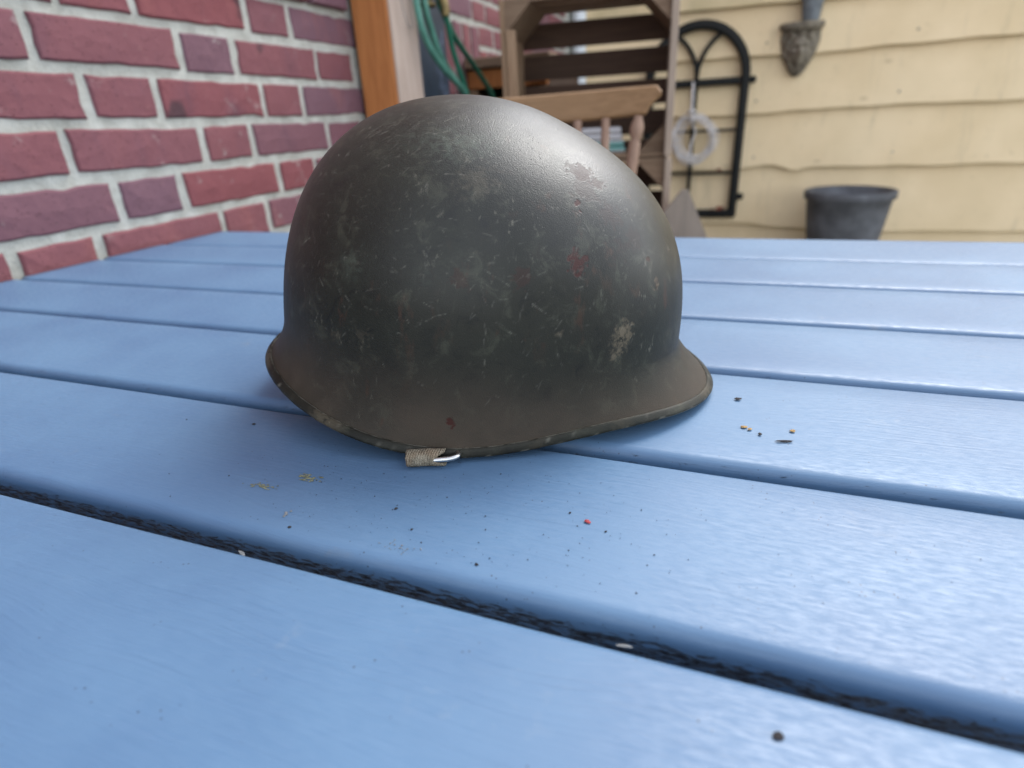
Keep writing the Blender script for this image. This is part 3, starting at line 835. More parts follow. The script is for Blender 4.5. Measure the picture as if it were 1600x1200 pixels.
for z0, z1, ww, dd in ((Hb + 0.001, Hb + 0.012, 0.088, 0.085), (Hb + 0.0125, Hb + 0.030, 0.096, 0.096)):
    poly = [(-ww, 0.004)] + [(ww * -math.cos(math.pi * k / 14), -dd * math.sin(math.pi * k / 14) ** 0.8) for k in range(15)] + [(ww, 0.004)]
    n = len(poly)
    cp.add([(x, y, z0) for x, y in poly] + [(x, y, z1) for x, y in poly], [tuple(range(n))[::-1], tuple(range(n, 2 * n))] + [(k, (k + 1) % n, (k + 1) % n + n, k + n) for k in range(n)])
cp.build('shelf', M_STONE, br)
sp = MB(); sp.lathe([(0.030, 0), (0.036, 0.002), (0.047, 0.085), (0.052, 0.087), (0.052, 0.105), (0.047, 0.105), (0.044, 0.090)], 24)
tag(sp.build('small_pot', M_POTB, None, True, (0.250, SY - 0.090, 0.285 + Hb + 0.0305)), 'small blue-grey pot standing on the stone face bracket', 'pot')

# ------------------------------------------------------------------ planter to the right
pl = thing('tall_planter', 'dark grey tall round planter in front of the cream boards', 'planter', (0.505, 3.15, GZ))
MB().lathe([(0.10, 0), (0.115, 0.01), (0.165, 0.40), (0.178, 0.50), (0.190, 0.505), (0.192, 0.535), (0.186, 0.54), (0.168, 0.538), (0.160, 0.49)], 40).build('pot', M_POT, pl, True)
MB().lathe([(0.158, 0.485), (0.10, 0.495), (0.02, 0.50)], 24).build('soil', M_SOIL, pl, True)

# dry leaves on the arched frame and beside it
def leaf(loc, rot, s, label):
    vs, fs = [], []
    n = 8
    for i in range(n + 1):
        t = i / n; w = s * 0.34 * math.sin(math.pi * t ** 0.8); x = s * (t - 0.5); cz = s * 0.25 * (t - 0.5) ** 2 * 4 * 0.5
        vs += [(x, -w, cz + abs(w) * 0.5), (x, 0, cz), (x, w, cz + abs(w) * 0.6)]
    for i in range(n):
        a = i * 3; fs += [(a, a + 3, a + 4, a + 1), (a + 1, a + 4, a + 5, a + 2)]
    o = link('dry_leaf', mesh('dry_leaf', vs, fs, M_LEAF), None, loc, rot)
    md = o.modifiers.new('thick', 'SOLIDIFY'); md.thickness = 0.0008
    return tag(o, label, 'leaf', 'dry leaves by the boards')
leaf((-0.062, 3.352, -0.326), (R(20), R(-15), R(30)), 0.052, 'curled dry red leaf on the bottom rail of the arched frame')
leaf((-0.105, 3.356, -0.330), (R(-10), R(15), R(110)), 0.036, 'smaller dry leaf on the arched frame rail, left of the curled one')
leaf((-0.085, 3.362, -0.130), (R(30), R(5), R(10)), 0.030, 'dry leaf caught on the lowest glazing bar of the arched frame')

# ------------------------------------------------------------------ blue table
TX0, TX1 = -0.872, 0.86
far_edges = [-0.0985, 0.0165, 0.1319, 0.2425, 0.3610, 0.4690, 0.5840, 0.6950, 0.8200]
table = thing('garden_table', 'blue painted wooden garden table of long planks', 'table', (0, 0, GZ))
def plank(y0, y1, idx):
    w = y1 - y0; th = 0.030; r1 = 0.0064; r0 = 0.0040; segs = 150
    prof = []
    # near edge (y=0) rounded softly, far edge a little crisper
    for k in range(7):
        a = math.pi / 2 * k / 6; prof.append((r1 - r1 * math.cos(a), -r1 + r1 * math.sin(a)))
    prof += [(w * f, 0.0) for f in (0.2, 0.4, 0.6, 0.8)]
    for k in range(5):
        a = math.pi / 2 * k / 4; prof.append((w - r0 + r0 * math.sin(a), -r0 + r0 * math.cos(a)))
    prof += [(w, -th), (0.0, -th), (0.0, -0.020), (0.0, -0.014)]
    n = len(prof); vs, fs = [], []
    L = TX1 - TX0
    for i in range(segs + 1):
        x = L * i / segs
        e0 = mnoise.noise(Vector((x * 7, idx * 5.3, 0))) * 0.0013 + mnoise.noise(Vector((x * 34, idx * 3.1, 4))) * 0.0005
        e1 = mnoise.noise(Vector((x * 6, idx * 9.1, 7))) * 0.0007
        cup = mnoise.noise(Vector((x * 2, idx * 2.2, 11))) * 0.0006
        for y, z in prof:
            f = y / w
            vs.append((x, y + e0 * (1 - f) + e1 * f, z + cup * (1 if z > -0.01 else 0)))
    for i in range(segs):
        for k in range(n):
            a, b2 = i * n + k, i * n + (k + 1) % n; fs.append((a, a + n, b2 + n, b2))
    fs.append(tuple(range(n))); fs.append(tuple(segs * n + k for k in range(n))[::-1])
    o = link('plank', mesh('plank', vs, fs, M_BLUE, True), table, (TX0, y0, -GZ + random.uniform(-0.0006, 0.0004)))
    o.color = (1.0 if idx == 2 else 0.42, 0, 0, 1)
    return o
GAP = [0, 0.009, 0.0115, 0.0088, 0.0062, 0.0045, 0.0040, 0.0042]
for i in range(8):
    plank(far_edges[i] + GAP[i], far_edges[i + 1], i)
TZ = -GZ - 0.032
for x in (-0.70, 0.0, 0.68):
    MB().box(x - 0.04, x + 0.04, -0.085, 0.805, TZ - 0.035, TZ, 0.003).build('crossbeam', M_BLUE_UNDER, table)
for x0, x1, y0, y1 in ((TX0 + 0.05, TX1 - 0.05, -0.060, -0.036), (TX0 + 0.05, TX1 - 0.05, 0.755, 0.779)):
    MB().box(x0, x1, y0, y1, TZ - 0.115, TZ - 0.037, 0.003).build('apron', M_BLUE_UNDER, table)
for x in (TX0 + 0.06, TX1 - 0.13):
    for y in (-0.034, 0.683):
        MB().box(x, x + 0.07, y, y + 0.07, 0, TZ - 0.037, 0.004).build('leg', M_BLUE_UNDER, table)

# ------------------------------------------------------------------ helmet
HPAR = {'cx': -0.15043, 'cy': 0.32283, 'psi': 0.10827, 'tilt': 0.13601, 'z0': 0.00185, 'ab': 0.12272, 'af': 0.12499, 'b': 0.10695, 'h': 0.16576, 'nz': 3.44694, 'nr': 1.83179, 'Lf': 0.13696, 'Lb': 0.13404, 'W': 0.11458, 'zf': 0.03127, 'zs': 0.00306, 'zk': 0.0125, 'sh': 0.00114, 'ox': -0.00384, 'pe': 2.00766, 'H': 0.15329, 'z1': -0.00284, 'z2': -0.00326, 'z3': -0.00084, 'z4': -0.00324, 'r3': 0.03736, 'r4': 0.00817, 's3': 0.00541, 'nzf': 0.61312, 'nrf': -0.41782, 'r1': 0.03299, 'h3': -0.00797}
RED = [(0.0656, -0.0768, 0.1006, 0.00416, 1), (0.0638, -0.0759, 0.1044, 0.00224, 0.9), (0.0606, -0.0615, 0.1247, 0.00176, 1), (0.0619, -0.0643, 0.1212, 0.00144, 1), (0.0595, -0.046, 0.1363, 0.00544, 0.55), (0.066, -0.0451, 0.1328, 0.00352, 0.5), (0.0539, -0.0481, 0.1381, 0.00352, 0.4), (0.0179, -0.1056, 0.0211, 0.00224, 0.9), (0.0165, -0.0981, 0.0909, 0.00416, 0.35), (0.0435, -0.0906, 0.0935, 0.00416, 0.35), (0.0966, -0.047, 0.1, 0.00144, 0.6)]
TAN = [(0.1029, -0.0462, 0.0876, 0.00272, 0.9), (0.0911, -0.068, 0.0685, 0.0032, 0.8), (0.0908, -0.0694, 0.0627, 0.00384, 0.7), (0.0893, -0.0717, 0.0563, 0.00224, 0.6), (0.0935, -0.0662, 0.0655, 0.00224, 0.7), (0.0622, -0.0886, 0.0697, 0.00192, 0.5), (-0.0477, -0.0978, 0.0534, 0.00288, 0.25), (-0.0311, -0.1024, 0.0556, 0.00544, 0.2), (0.0964, -0.0469, 0.1004, 0.0016, 0.5), (0.0153, -0.0755, 0.1312, 0.0096, 0.18), (0.1062, -0.025, 0.1019, 0.00128, 0.6)]
GRN = [(-0.0027, -0.0623, 0.1448, 0.012, 0.6), (0.0101, -0.0611, 0.1444, 0.0088, 0.6), (-0.0176, -0.0597, 0.1463, 0.0096, 0.35), (0.0177, -0.0535, 0.1479, 0.008, 0.4), (0.0828, -0.0, 0.1333, 0.0096, 0.35), (0.0512, -0.0483, 0.1394, 0.0064, 0.4), (-0.039, -0.0941, 0.09, 0.008, 0.35), (-0.0003, -0.0994, 0.0909, 0.0048, 0.3)]
SCR = [(-0.0294, -0.1007, 0.0717, -0.0243, -0.1018, 0.0711), (-0.0243, -0.1018, 0.0711, -0.0199, -0.1023, 0.072), (0.0284, -0.099, 0.0793, 0.0308, -0.1007, 0.0666), (0.0301, -0.1009, 0.0659, 0.0315, -0.1019, 0.0531), (0.0408, -0.0975, 0.0697, 0.0445, -0.0965, 0.0683), (0.0445, -0.0965, 0.0683, 0.0469, -0.096, 0.0655), (0.0156, -0.0948, 0.1008, 0.0237, -0.0947, 0.0974), (0.0237, -0.0947, 0.0974, 0.0326, -0.0942, 0.0931), (0.0326, -0.0942, 0.0931, 0.0386, -0.0935, 0.0901), (0.0456, -0.0927, 0.0846, 0.0473, -0.09, 0.0912), (0.0473, -0.09, 0.0912, 0.0469, -0.0908, 0.0894), (0.0492, -0.0917, 0.083, 0.0559, -0.0899, 0.0785), (0.0559, -0.0899, 0.0785, 0.0609, -0.0881, 0.0758), (-0.0243, -0.0592, 0.1458, -0.0211, -0.0686, 0.1387), (-0.0682, -0.0777, 0.0976, -0.0642, -0.0824, 0.0919), (-0.0609, -0.0878, 0.0799, -0.0562, -0.0912, 0.0751), (-0.021, -0.0977, 0.0917, -0.0168, -0.0988, 0.0899), (-0.0175, -0.0986, 0.0902, -0.0139, -0.099, 0.0901), (-0.0005, -0.097, 0.0979, 0.0008, -0.095, 0.1031), (-0.0006, -0.0952, 0.1026, -0.0003, -0.0992, 0.0913), (-0.0003, -0.0992, 0.0913, -0.0001, -0.1009, 0.0851), (0.0008, -0.1023, 0.079, 0.0054, -0.1025, 0.0774), (-0.0305, -0.0868, 0.1131, -0.0305, -0.0892, 0.1086), (-0.0686, -0.0817, 0.086, -0.0651, -0.0852, 0.0814), (-0.0599, -0.0774, 0.1087, -0.0562, -0.0811, 0.1054), (-0.0073, -0.0782, 0.1303, -0.0043, -0.0861, 0.1199), (-0.0643, -0.0628, 0.1251, -0.0602, -0.0632, 0.128), (-0.0591, -0.0603, 0.1315, -0.058, -0.0576, 0.1346), (-0.0005, -0.1065, 0.0406, 0.0026, -0.1065, 0.0391), (0.0322, -0.0775, 0.1238, 0.0337, -0.0793, 0.1209), (-0.0159, -0.0837, 0.1224, -0.015, -0.0816, 0.1254), (-0.0262, -0.0949, 0.0974, -0.025, -0.096, 0.0946), (0.0, -0.0763, 0.1324, 0.0089, -0.0749, 0.1329), (0.0614, -0.0887, 0.0714, 0.0639, -0.0882, 0.0669), (0.0748, -0.081, 0.0702, 0.0757, -0.0809, 0.0673), (0.0291, -0.1022, 0.0564, 0.0305, -0.1017, 0.0585), (-0.0019, -0.1042, 0.0677, 0.007, -0.103, 0.0739), (0.007, -0.103, 0.0739, 0.0115, -0.1024, 0.0754), (0.0777, -0.0735, 0.089, 0.0791, -0.0746, 0.0829), (0.0366, -0.1015, 0.0382, 0.0389, -0.1009, 0.0374), (0.117, -0.036, 0.0237, 0.1162, -0.0379, 0.0237)]
d = HPAR
sgn = lambda v, e: np.sign(v) * np.abs(v) ** e
def rim_curve(th):
    e = 2 / d['pe']; cx, sy = sgn(np.cos(th), e), sgn(np.sin(th), e)
    mm = 1 + d['r3'] * np.cos(3 * th) + d['r4'] * np.cos(4 * th) + d['r1'] * np.cos(2 * th)
    X = np.where(cx > 0, d['Lf'], d['Lb']) * cx * mm; Yy = d['W'] * sy * mm * (1 + d['s3'] * np.cos(th))
    s = np.cos(th) - d['sh']; w = np.abs(s)
    z = d['zs'] + np.where(s > 0, (d['zf'] - d['zs']) * (w / (1 - d['sh'])) ** 2, (d['zk'] - d['zs']) * (w / (1 + d['sh'])) ** 2)
    z = z + d['z1'] * np.cos(th) + d['z2'] * np.cos(2 * th) + d['z3'] * np.cos(3 * th) + d['z4'] * np.cos(4 * th)
    return np.stack([X, Yy, z], -1)
def body_at_ph(ph, th):
    cx, sy = np.cos(th), np.sin(th)
    nz_ = d['nz'] + d['nzf'] * cx; nr_ = d['nr'] + d['nrf'] * cx
    z = d['h'] * sgn(np.sin(ph), 2 / nz_); q = sgn(np.cos(ph), 2 / nr_)
    return np.stack([d['ox'] * z / d['h'] + np.where(cx > 0, d['af'], d['ab']) * cx * q, d['b'] * sy * q * (1 + d['h3'] * cx), z], -1)
def body_at_z(z, th):
    nz_ = d['nz'] + d['nzf'] * np.cos(th)
    return body_at_ph(np.arcsin(np.clip((z / d['h']) ** (nz_ / 2), 0, 1)), th)
near_t = np.linspace(math.pi * 0.97, math.pi * 2.03, 620)
far_t = np.linspace(math.pi * 0.03, math.pi * 0.97, 150)[1:-1]
T = np.concatenate([near_t, far_t + 2 * math.pi])
NTH = len(T)
def shell(NF, NBODY, off=0.0):
    rim = rim_curve(T)
    front = np.clip(np.cos(T), 0, 1)
    ends = np.abs(np.cos(T)) ** 1.5
    zj = rim[:, 2] + 0.034 - 0.009 * ends
    P2 = body_at_z(zj, T)
    P1 = body_at_z(rim[:, 2] + 0.013 + 0.004 * front, T)
    rows = []
    for t in np.linspace(0, 1, NF):
        rows.append((1 - t) ** 2 * rim + 2 * t * (1 - t) * P1 + t * t * P2)
    nz_ = d['nz'] + d['nzf'] * np.cos(T)
    ph0 = np.arcsin((zj / d['h']) ** (nz_ / 2))
    for t in np.linspace(0, 1, NBODY)[1:]:
        tt = 1 - (1 - t) ** 1.0
        rows.append(body_at_ph(ph0 + (math.pi / 2 - 1e-4 - ph0) * tt, T))
    G = np.array(rows)
    # round the crown: quadratic cap blended in near the pole
    r = np.hypot(G[..., 0] - d['ox'], G[..., 1])
    mk = (r > 0.036) & (r < 0.060) & (G[..., 2] > 0.1)
    x, y, z = G[mk].T
    A = np.stack([np.ones_like(x), x, y, x * x, y * y, x * y], 1)
    co = np.linalg.lstsq(A, z, rcond=None)[0]
    x, y = G[..., 0], G[..., 1]
    zq = co[0] + co[1] * x + co[2] * y + co[3] * x * x + co[4] * y * y + co[5] * x * y
    w = np.clip((0.062 - r) / 0.036, 0, 1); w = w * w * (3 - 2 * w)
    w = np.where(G[..., 2] > 0.1, w, 0)
    G[..., 2] = G[..., 2] * (1 - w) + zq * w
    return G
G = shell(70, 400)
NR = G.shape[0]
V = G.reshape(-1, 3)
ii, jj = np.meshgrid(np.arange(NR - 1), np.arange(NTH), indexing='ij')
j2 = (jj + 1) % NTH
F = np.stack([ii * NTH + jj, ii * NTH + j2, (ii + 1) * NTH + j2, (ii + 1) * NTH + jj], -1).reshape(-1, 4)
# hidden inner surface, coarse columns kept the same so that the rim closes
Gi = G[::6].copy()
inner_c = np.array([0, 0, 0.03])
nrm = np.zeros_like(Gi)
Gi = inner_c + (Gi - inner_c) * 0.985
Gi[..., 2] -= 0.0
NI = Gi.shape[0]
Vi = Gi.reshape(-1, 3); base = len(V)
ii, jj = np.meshgrid(np.arange(NI - 1), np.arange(NTH), indexing='ij'); j2 = (jj + 1) % NTH
Fi = np.stack([ii * NTH + jj, (ii + 1) * NTH + jj, (ii + 1) * NTH + j2, ii * NTH + j2], -1).reshape(-1, 4) + base
k = np.arange(NTH); k2 = (k + 1) % NTH
Fr = np.stack([k, base + k, base + k2, k2], -1)
VV = np.concatenate([V, Vi]); FF = np.concatenate([F, Fi, Fr])
me = bpy.data.meshes.new('shell')
me.vertices.add(len(VV)); me.vertices.foreach_set('co', VV.astype(np.float32).ravel())
me.loops.add(len(FF) * 4); me.polygons.add(len(FF))
me.loops.foreach_set('vertex_index', FF.astype(np.int32).ravel())
me.polygons.foreach_set('loop_start', np.arange(0, len(FF) * 4, 4, dtype=np.int32))
me.polygons.foreach_set('use_smooth', np.ones(len(FF), dtype=bool))
me.materials.append(M_HELMET); me.materials.append(M_INNER)
mi = np.zeros(len(FF), dtype=np.int32); mi[len(F):len(F) + len(Fi)] = 1
me.polygons.foreach_set('material_index', mi)
me.update(calc_edges=True); me.validate()

# wear map on the vertices: scratches, red primer, tan scuffs, greenish rubbed paint
W = np.zeros((len(VV), 4), dtype=np.float32)
NV = len(V)
def vnoise(P, s, seed):
    """cheap smooth value noise"""
    rs = np.random.default_rng(seed); tab = rs.random((32, 32, 32))
    q = P * s + 100.0; i0 = np.floor(q).astype(int); f = q - i0; f = f * f * (3 - 2 * f)
    out = 0
    for dx in (0, 1):
        for dy in (0, 1):
            for dz in (0, 1):
                wgt = (f[:, 0] if dx else 1 - f[:, 0]) * (f[:, 1] if dy else 1 - f[:, 1]) * (f[:, 2] if dz else 1 - f[:, 2])
                out = out + wgt * tab[(i0[:, 0] + dx) % 32, (i0[:, 1] + dy) % 32, (i0[:, 2] + dz) % 32]
    return out
N1 = vnoise(V, 420, 1) * 0.55 + vnoise(V, 1100, 2) * 0.45
N0 = vnoise(V, 150, 3) * 0.6 + vnoise(V, 400, 4) * 0.4
def blob(lst, ch, hard):
    for x, y, z, r_, a in lst:
        dd = np.linalg.norm(V - np.array([x, y, z]), axis=1)
        s = 1 - dd / (r_ * 1.15)
        m_ = np.clip((s * 0.9 + (N1 - 0.5) * 2.0) * hard, 0, 1) * (dd < r_ * 2.0)
        W[:NV, ch] = np.maximum(W[:NV, ch], m_ * a)
TAN = [(x, y, z, r_ * (1.5 if 0.05 < z < 0.07 and x > 0.08 else 1.0), a * 0.8) for x, y, z, r_, a in TAN]
RED = RED + [(0.074, -0.052, 0.118, 0.006, 0.22), (0.080, -0.056, 0.104, 0.006, 0.18), (0.062, -0.055, 0.130, 0.007, 0.25), (0.088, -0.050, 0.108, 0.005, 0.2)]
blob(RED, 1, 3.2); blob(TAN, 2, 1.5)
for x, y, z, r_, a in GRN:
    dd = np.linalg.norm(V - np.array([x, y, z]), axis=1)
    W[:NV, 3] = np.maximum(W[:NV, 3], a * np.exp(-(dd / r_) ** 2) * np.clip(0.4 + N0, 0, 1))
NEARI = np.where(V[:, 1] < 0.02)[0]
VX, VY, VZ = (np.ascontiguousarray(V[NEARI, i]) for i in range(3))
def scratch(p, q, wd, amp):
    p, q = np.array(p), np.array(q); pq = q - p; L2 = pq @ pq
    c0 = (p + q) / 2; rad = math.sqrt(L2) / 2 + 0.002
    idx = NEARI[(np.abs(VX - c0[0]) < rad) & (np.abs(VY - c0[1]) < rad) & (np.abs(VZ - c0[2]) < rad)]
    if len(idx) == 0: return
    P = V[idx]; t = np.clip((P - p) @ pq / L2, 0, 1)
    dd = np.linalg.norm(P - (p + t[:, None] * pq), axis=1) + (N0[idx] - 0.5) * 0.0006
    m_ = np.clip(1.25 - np.abs(dd) / wd, 0, 1) * np.clip((N1[idx] - 0.40) * 4.0, 0, 1) * amp
    W[idx, 0] = np.maximum(W[idx, 0], m_)
for s in SCR: scratch(s[:3], s[3:], 0.00032, 0.30)
def surf(th, ph): return body_at_ph(np.array([ph]), np.array([th]))[0]
def hatch(n, t0, t1, p0, p1, ang, spread, l0, l1, amp, wd=0.00028):
    for _ in range(n):
        th, ph = rng.uniform(t0, t1), rng.uniform(p0, p1)
        a = ang + rng.normal(0, spread); L = rng.uniform(l0, l1)
        p = surf(th, ph); q = surf(th + L * math.cos(a) / 0.1, min(ph + L * math.sin(a) / 0.14, 1.55))
        scratch(p, q, wd, amp * rng.uniform(0.4, 1.0))
hatch(260, 4.0, 5.5, 0.78, 1.32, 0.9, 0.5, 0.003, 0.014, 0.34)
hatch(170, 3.6, 5.9, 0.12, 0.8, 0.4, 1.2, 0.0015, 0.006, 0.32)
hatch(60, 3.3, 4.2, 0.05, 0.6, 1.3, 0.5, 0.002, 0.006, 0.55)
hatch(700, 3.3, 6.1, 0.05, 1.3, 0.7, 0.9, 0.001, 0.005, 0.20)
hatch(45, 3.5, 5.9, 0.1, 1.2, 0.6, 0.7, 0.012, 0.032, 0.22)
hatch(26, 5.5, 6.2, 0.5, 1.1, 0.6, 0.5, 0.003, 0.010, 0.5)
ca = me.color_attributes.new('wear', 'FLOAT_COLOR', 'POINT')
ca.data.foreach_set('color', W.ravel())

hel = thing('steel_helmet', 'scuffed dark olive steel helmet with flared rim on the blue table', 'helmet',
            (d['cx'], d['cy'], d['z0'] + 0.0008))
ct, st = math.cos(d['tilt']), math.sin(d['tilt'])
MT = Matrix(((ct, 0, st), (0, 1, 0), (-st, 0, ct))).to_4x4()
hel.matrix_world = Matrix.Translation((d['cx'], d['cy'], d['z0'] + 0.0006)) @ Matrix.Rotation(d['psi'], 4, 'Z') @ MT
link('shell', me, hel)

# folded steel edging round the rim
def edging():
    n = 420; th = np.linspace(0, 2 * math.pi, n + 1)[:-1]
    rim = rim_curve(th); up = body_at_z(rim[:, 2] + 0.016, th)
    fl = up - rim; fl /= np.linalg.norm(fl, axis=1)[:, None]
    tan = np.roll(rim, -1, 0) - np.roll(rim, 1, 0); tan /= np.linalg.norm(tan, axis=1)[:, None]
    out = np.cross(tan, fl); out /= np.linalg.norm(out, axis=1)[:, None]
    sg = np.sign((out * (rim * np.array([1, 1, 0]))).sum(1)); out *= sg[:, None]
    prof = [(-0.0011, 0.0000), (-0.0008, 0.0011), (0.0005, 0.00135), (0.0030, 0.00125), (0.0039, 0.0008), (0.0041, 0.0002), (0.0041, -0.0012), (0.0010, -0.0016), (-0.0008, -0.0011)]
    vs = []
    for i in range(n):
        jit = mnoise.noise(Vector((i * 0.21, 3, 3))) * 0.00025
        for a, b2 in prof: vs.append(rim[i] + fl[i] * (a + jit) + out[i] * b2)
    mp = len(prof); fs = []
    for i in range(n):
        for k in range(mp):
            a, b2 = i * mp + k, i * mp + (k + 1) % mp; c2 = ((i + 1) % n) * mp
            fs.append((a, c2 + k, c2 + (k + 1) % mp, b2))
    e = mesh('rim_edging', vs, fs, M_EDGE, True)
    arr = np.zeros((len(vs), 4), dtype=np.float32)
    for i in range(n):
        for k in range(mp):
            nz1 = mnoise.noise(Vector((i * 0.16, k * 0.4, 1))); nz2 = mnoise.noise(Vector((i * 0.55, k, 5)))
            v = 0.0
            if k == 5: v = min(1, max(0, (nz1 + 0.6 * nz2 + 0.30) * 2.2))
            if k in (0, 8): v = min(1, max(0, (nz1 + 0.5 * nz2 + (0.55 if 5.0 < th[i] < 6.25 else 0.05)) * 2.2))
            if k == 1 and 4.9 < th[i] < 6.25: v = min(0.9, max(0, (mnoise.noise(Vector((i * 0.33, 2, 6))) + 0.6 * nz2 - 0.10) * 2.5))
            elif k in (2, 3): v = min(0.7, max(0, (nz2 - 0.42) * 3))
            arr[i * mp + k, 0] = v * 0.7
            arr[i * mp + k, 2] = min(0.3, max(0, (mnoise.noise(Vector((i * 0.05, 0, 8))) - 0.2) * 1.2))
    at = e.color_attributes.new('wear', 'FLOAT_COLOR', 'POINT'); at.data.foreach_set('color', arr.ravel())
    import bmesh as _b
    bm = _b.new(); bm.from_mesh(e); _b.ops.recalc_face_normals(bm, faces=bm.faces); bm.to_mesh(e); bm.free()
    link('rim_edging', e, hel)
edging()

# chin strap stub and its wire loop, lying on the table under the near rim
inv = hel.matrix_world.inverted()
def hl(p): return inv @ Vector(p)
def webbing():
    # folded strap seen end on: a flattened roll, long axis along the rim
    ax = Vector((0.949, 0.316, 0)).normalized(); nrm_ = Vector((0.316, -0.949, 0)).normalized()
    o = Vector((-0.1392, 0.2080, 0.0))
    Ln = 0.0192
    sec = []
    for k in range(22):
        a = R(130) - R(305) * k / 21
        sec.append((0.0040 * math.cos(a) * 1.15, 0.0047 + 0.0043 * math.sin(a)))
    sec_in = [(x * 0.66, 0.0047 + (z - 0.0047) * 0.66) for x, z in sec]
    nL = 16; vs, fs = [], []
    full = sec + sec_in[::-1]; n = len(full)
    for i in range(nL + 1):
        s = i / nL
        for k, (x, z) in enumerate(full):
            kk = k if k < 22 else 43 - k
            notch = 0.0
            mid = math.exp(-((kk - 8) / 2.6) ** 2)
            e = s * Ln - (0.0052 * mid * max(0, (s - 0.55) / 0.45))
            fz = random.uniform(-0.00025, 0.00025) if i in (0, nL) else 0
            p = o + ax * (e + fz) + nrm_ * (x + 0.0002 * math.sin(s * 9)) + Vector((0, 0, max(z, 0.0004)))
            vs.append(hl(p))
    for i in range(nL):
        for k in range(n):
            a, b2 = i * n + k, i * n + (k + 1) % n; fs.append((a, b2, b2 + n, a + n))
    fs += [tuple((k, k + 1, n - 2 - k, n - 1 - k)) for k in range(21)]
    fs += [tuple(nL * n + q for q in (n - 1 - k, n - 2 - k, k + 1, k)) for k in range(21)]
    w_ = mesh('chin_strap', vs, fs, M_WEB, True)
    import bmesh as _b
    bm = _b.new(); bm.from_mesh(w_); _b.ops.recalc_face_normals(bm, faces=bm.faces); bm.to_mesh(w_); bm.free()
    link('chin_strap', w_, hel)
    # wire loop
    c = o + ax * 0.0172 + Vector((0, 0, 0.0052))
    pts = []
    for k in range(33):
        a = 2 * math.pi * k / 32
        x = 0.0085 * math.copysign(abs(math.cos(a)) ** 0.6, math.cos(a)); y = 0.0034 * math.copysign(abs(math.sin(a)) ** 0.7, math.sin(a))
        pts.append(hl(c + ax * x + nrm_ * y + Vector((0, 0, 0.0008 * math.cos(a)))))
    MB().tube(pts, 0.0014, 10, False).build('strap_loop', M_STEEL, hel, True)
webbing()

# ------------------------------------------------------------------ crumbs and flakes on the table
def crumb(name, loc, size, mat, label, cat, group=None, flat=0.4, rz=None):
    rs = random.Random(hash((round(loc[0], 4), round(loc[1], 4))) & 0xffff)
    vs, fs = [], []
    nn_, mm = 8, 5
    for j in range(mm + 1):
        v = math.pi * j / mm
        for i in range(nn_):
            a = 2 * math.pi * i / nn_
            q = 1 + rs.uniform(-0.3, 0.3)
            vs.append((q * math.sin(v) * math.cos(a) * size[0], q * math.sin(v) * math.sin(a) * size[1], size[1] * flat * math.cos(v)))
    for j in range(mm):
        for i in range(nn_):
            fs.append((j * nn_ + i, j * nn_ + (i + 1) % nn_, (j + 1) * nn_ + (i + 1) % nn_, (j + 1) * nn_ + i)[::-1])
    o = link(name, mesh(name, vs, fs, mat), None, (loc[0], loc[1], size[1] * flat * 0.8 + 0.0004), (0, 0, rs.uniform(0, 3) if rz is None else rz))
    return tag(o, label, cat, group)
crumb('red_flake', (-0.0437, 0.1894), (0.00165, 0.0009), M_RED, 'tiny red flake on the plank right of the strap', 'flake', None, 0.5, R(-15))
crumb('dark_crumb', (0.0140, 0.3230), (0.0022, 0.0013), M_DIRT, 'dark crumb on the plank beyond the helmet visor', 'crumb', 'crumbs on the table')
crumb('ochre_crumb', (0.0172, 0.2896), (0.0018, 0.0011), M_YEL, 'ochre crumb nearest the helmet visor', 'crumb', 'crumbs on the table', 0.3)
crumb('ochre_crumb', (0.0200, 0.2876), (0.0013, 0.0010), M_YEL, 'small ochre crumb just right of the bigger ochre one', 'crumb', 'crumbs on the table', 0.4)
crumb('ochre_crumb', (0.0407, 0.2911), (0.0014, 0.0012), M_YEL, 'ochre crumb farthest right from the helmet', 'crumb', 'crumbs on the table', 0.4)
crumb('dark_crumb', (0.0361, 0.2790), (0.0042, 0.0008), M_DIRT, 'thin dark twig bit on the plank right of the visor', 'crumb', 'crumbs on the table', 0.5, R(15))
crumb('dark_crumb', (0.0250, 0.2835), (0.0014, 0.0009), M_DIRT, 'small dark crumb between the ochre crumbs and the twig', 'crumb', 'crumbs on the table')
crumb('dark_crumb', (-0.1267, 0.1748), (0.00085, 0.0007), M_DIRT, 'dark speck on the plank below the strap', 'crumb', 'crumbs on the table')
crumb('dark_crumb', (-0.2503, 0.2225), (0.0012, 0.0009), M_DIRT, 'dark speck left of the helmet by the plank gap', 'crumb', 'crumbs on the table')
crumb('dark_crumb', (0.0254, 0.1156), (0.0015, 0.0012), M_DIRT, 'out of focus dark speck on the nearest plank', 'crumb', 'crumbs on the table')
crumb('pale_chip', (-0.1778, 0.1350), (0.0026, 0.0010), M_PALE, 'pale chip stuck in the front plank gap on the left', 'chip', 'chips in the front gap', 0.5, R(-20))
o = crumb('pale_chip', (-0.0189, 0.1367), (0.0026, 0.0006), M_PALE, 'pale chip stuck in the front plank gap on the right', 'chip', 'chips in the front gap', 0.35, R(10))
for o in [x for x in bpy.data.objects if x.name.startswith('pale_chip')]: o.location.z = -0.0045
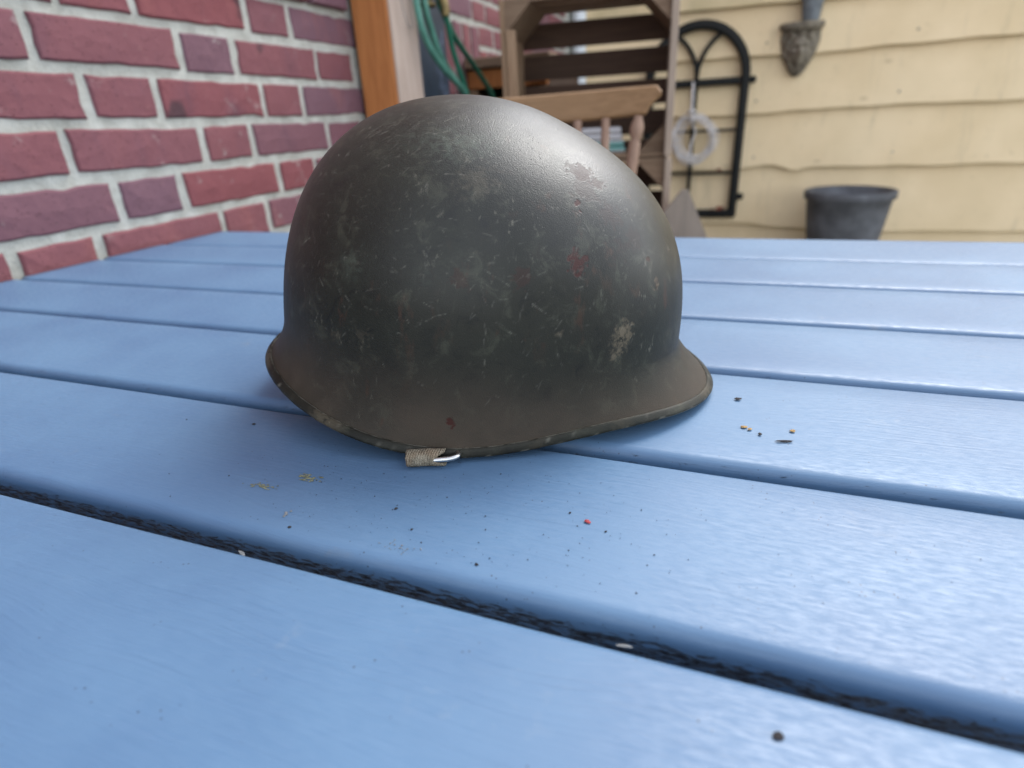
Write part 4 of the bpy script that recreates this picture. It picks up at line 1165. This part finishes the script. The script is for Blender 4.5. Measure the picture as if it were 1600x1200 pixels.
# fine dirt, too many to count
vs, fs = [], []
for _ in range(380):
    if random.random() < 0.75: x, y = random.gauss(-0.09, 0.07), random.gauss(0.185, 0.028)
    else: x, y = random.uniform(-0.6, 0.35), random.uniform(0.13, 0.8)
    if min(abs(y - e) for e in far_edges) < 0.012: continue
    s = 0.00004 + 0.00013 * random.paretovariate(3.2)
    b0 = len(vs); a0 = random.random() * 3
    for k in range(5):
        a = a0 + 2 * math.pi * k / 5; q = s * random.uniform(0.6, 1.3)
        vs.append((x + q * math.cos(a), y + q * math.sin(a), 0.0004))
    vs.append((x, y, 0.0004 + s * 0.9))
    fs += [(b0 + k, b0 + (k + 1) % 5, b0 + 5) for k in range(5)]
so = link('dirt_specks', mesh('dirt_specks', vs, fs, M_DIRT)); so['kind'] = 'stuff'; so['label'] = 'fine dark dirt specks scattered over the blue planks'
# lichen-coloured stains: thin crusts
def stain(loc, n, spread, s, mat, name, label):
    rs = random.Random(int(abs(loc[0]) * 1e5)); vs, fs = [], []
    for _ in range(n):
        x, y = rs.gauss(0, spread[0]), rs.gauss(0, spread[1]); q = s * rs.uniform(0.3, 1.0)
        b0 = len(vs)
        for k in range(7):
            a = 2 * math.pi * k / 7; w = q * rs.uniform(0.6, 1.3)
            vs.append((x + 1.5 * w * math.cos(a), y + w * math.sin(a), 0.0005))
        vs.append((x, y, 0.0007))
        fs += [(b0 + k, b0 + (k + 1) % 7, b0 + 7) for k in range(7)]
    return tag(link(name, mesh(name, vs, fs, mat), None, (loc[0], loc[1], 0)), label, 'stain')
stain((-0.1825, 0.1846), 34, (0.0030, 0.0013), 0.0009, M_LICHEN, 'lichen_stain', 'olive stain on the plank in front of the helmet, left of the strap')
stain((-0.1985, 0.1715), 30, (0.0036, 0.0014), 0.0007, M_LICHEN, 'lichen_stain', 'fainter olive stain nearest the left, below the other olive stain')
stain((-0.1724, 0.1572), 7, (0.0010, 0.0008), 0.0007, M_PALE, 'pale_stain', 'small pale mark on the plank near the front gap at left')
stain((-0.1131, 0.1525), 26, (0.0042, 0.0015), 0.00035, M_PALE, 'pale_stain', 'pale dusty scuff on the plank near the front gap at centre')
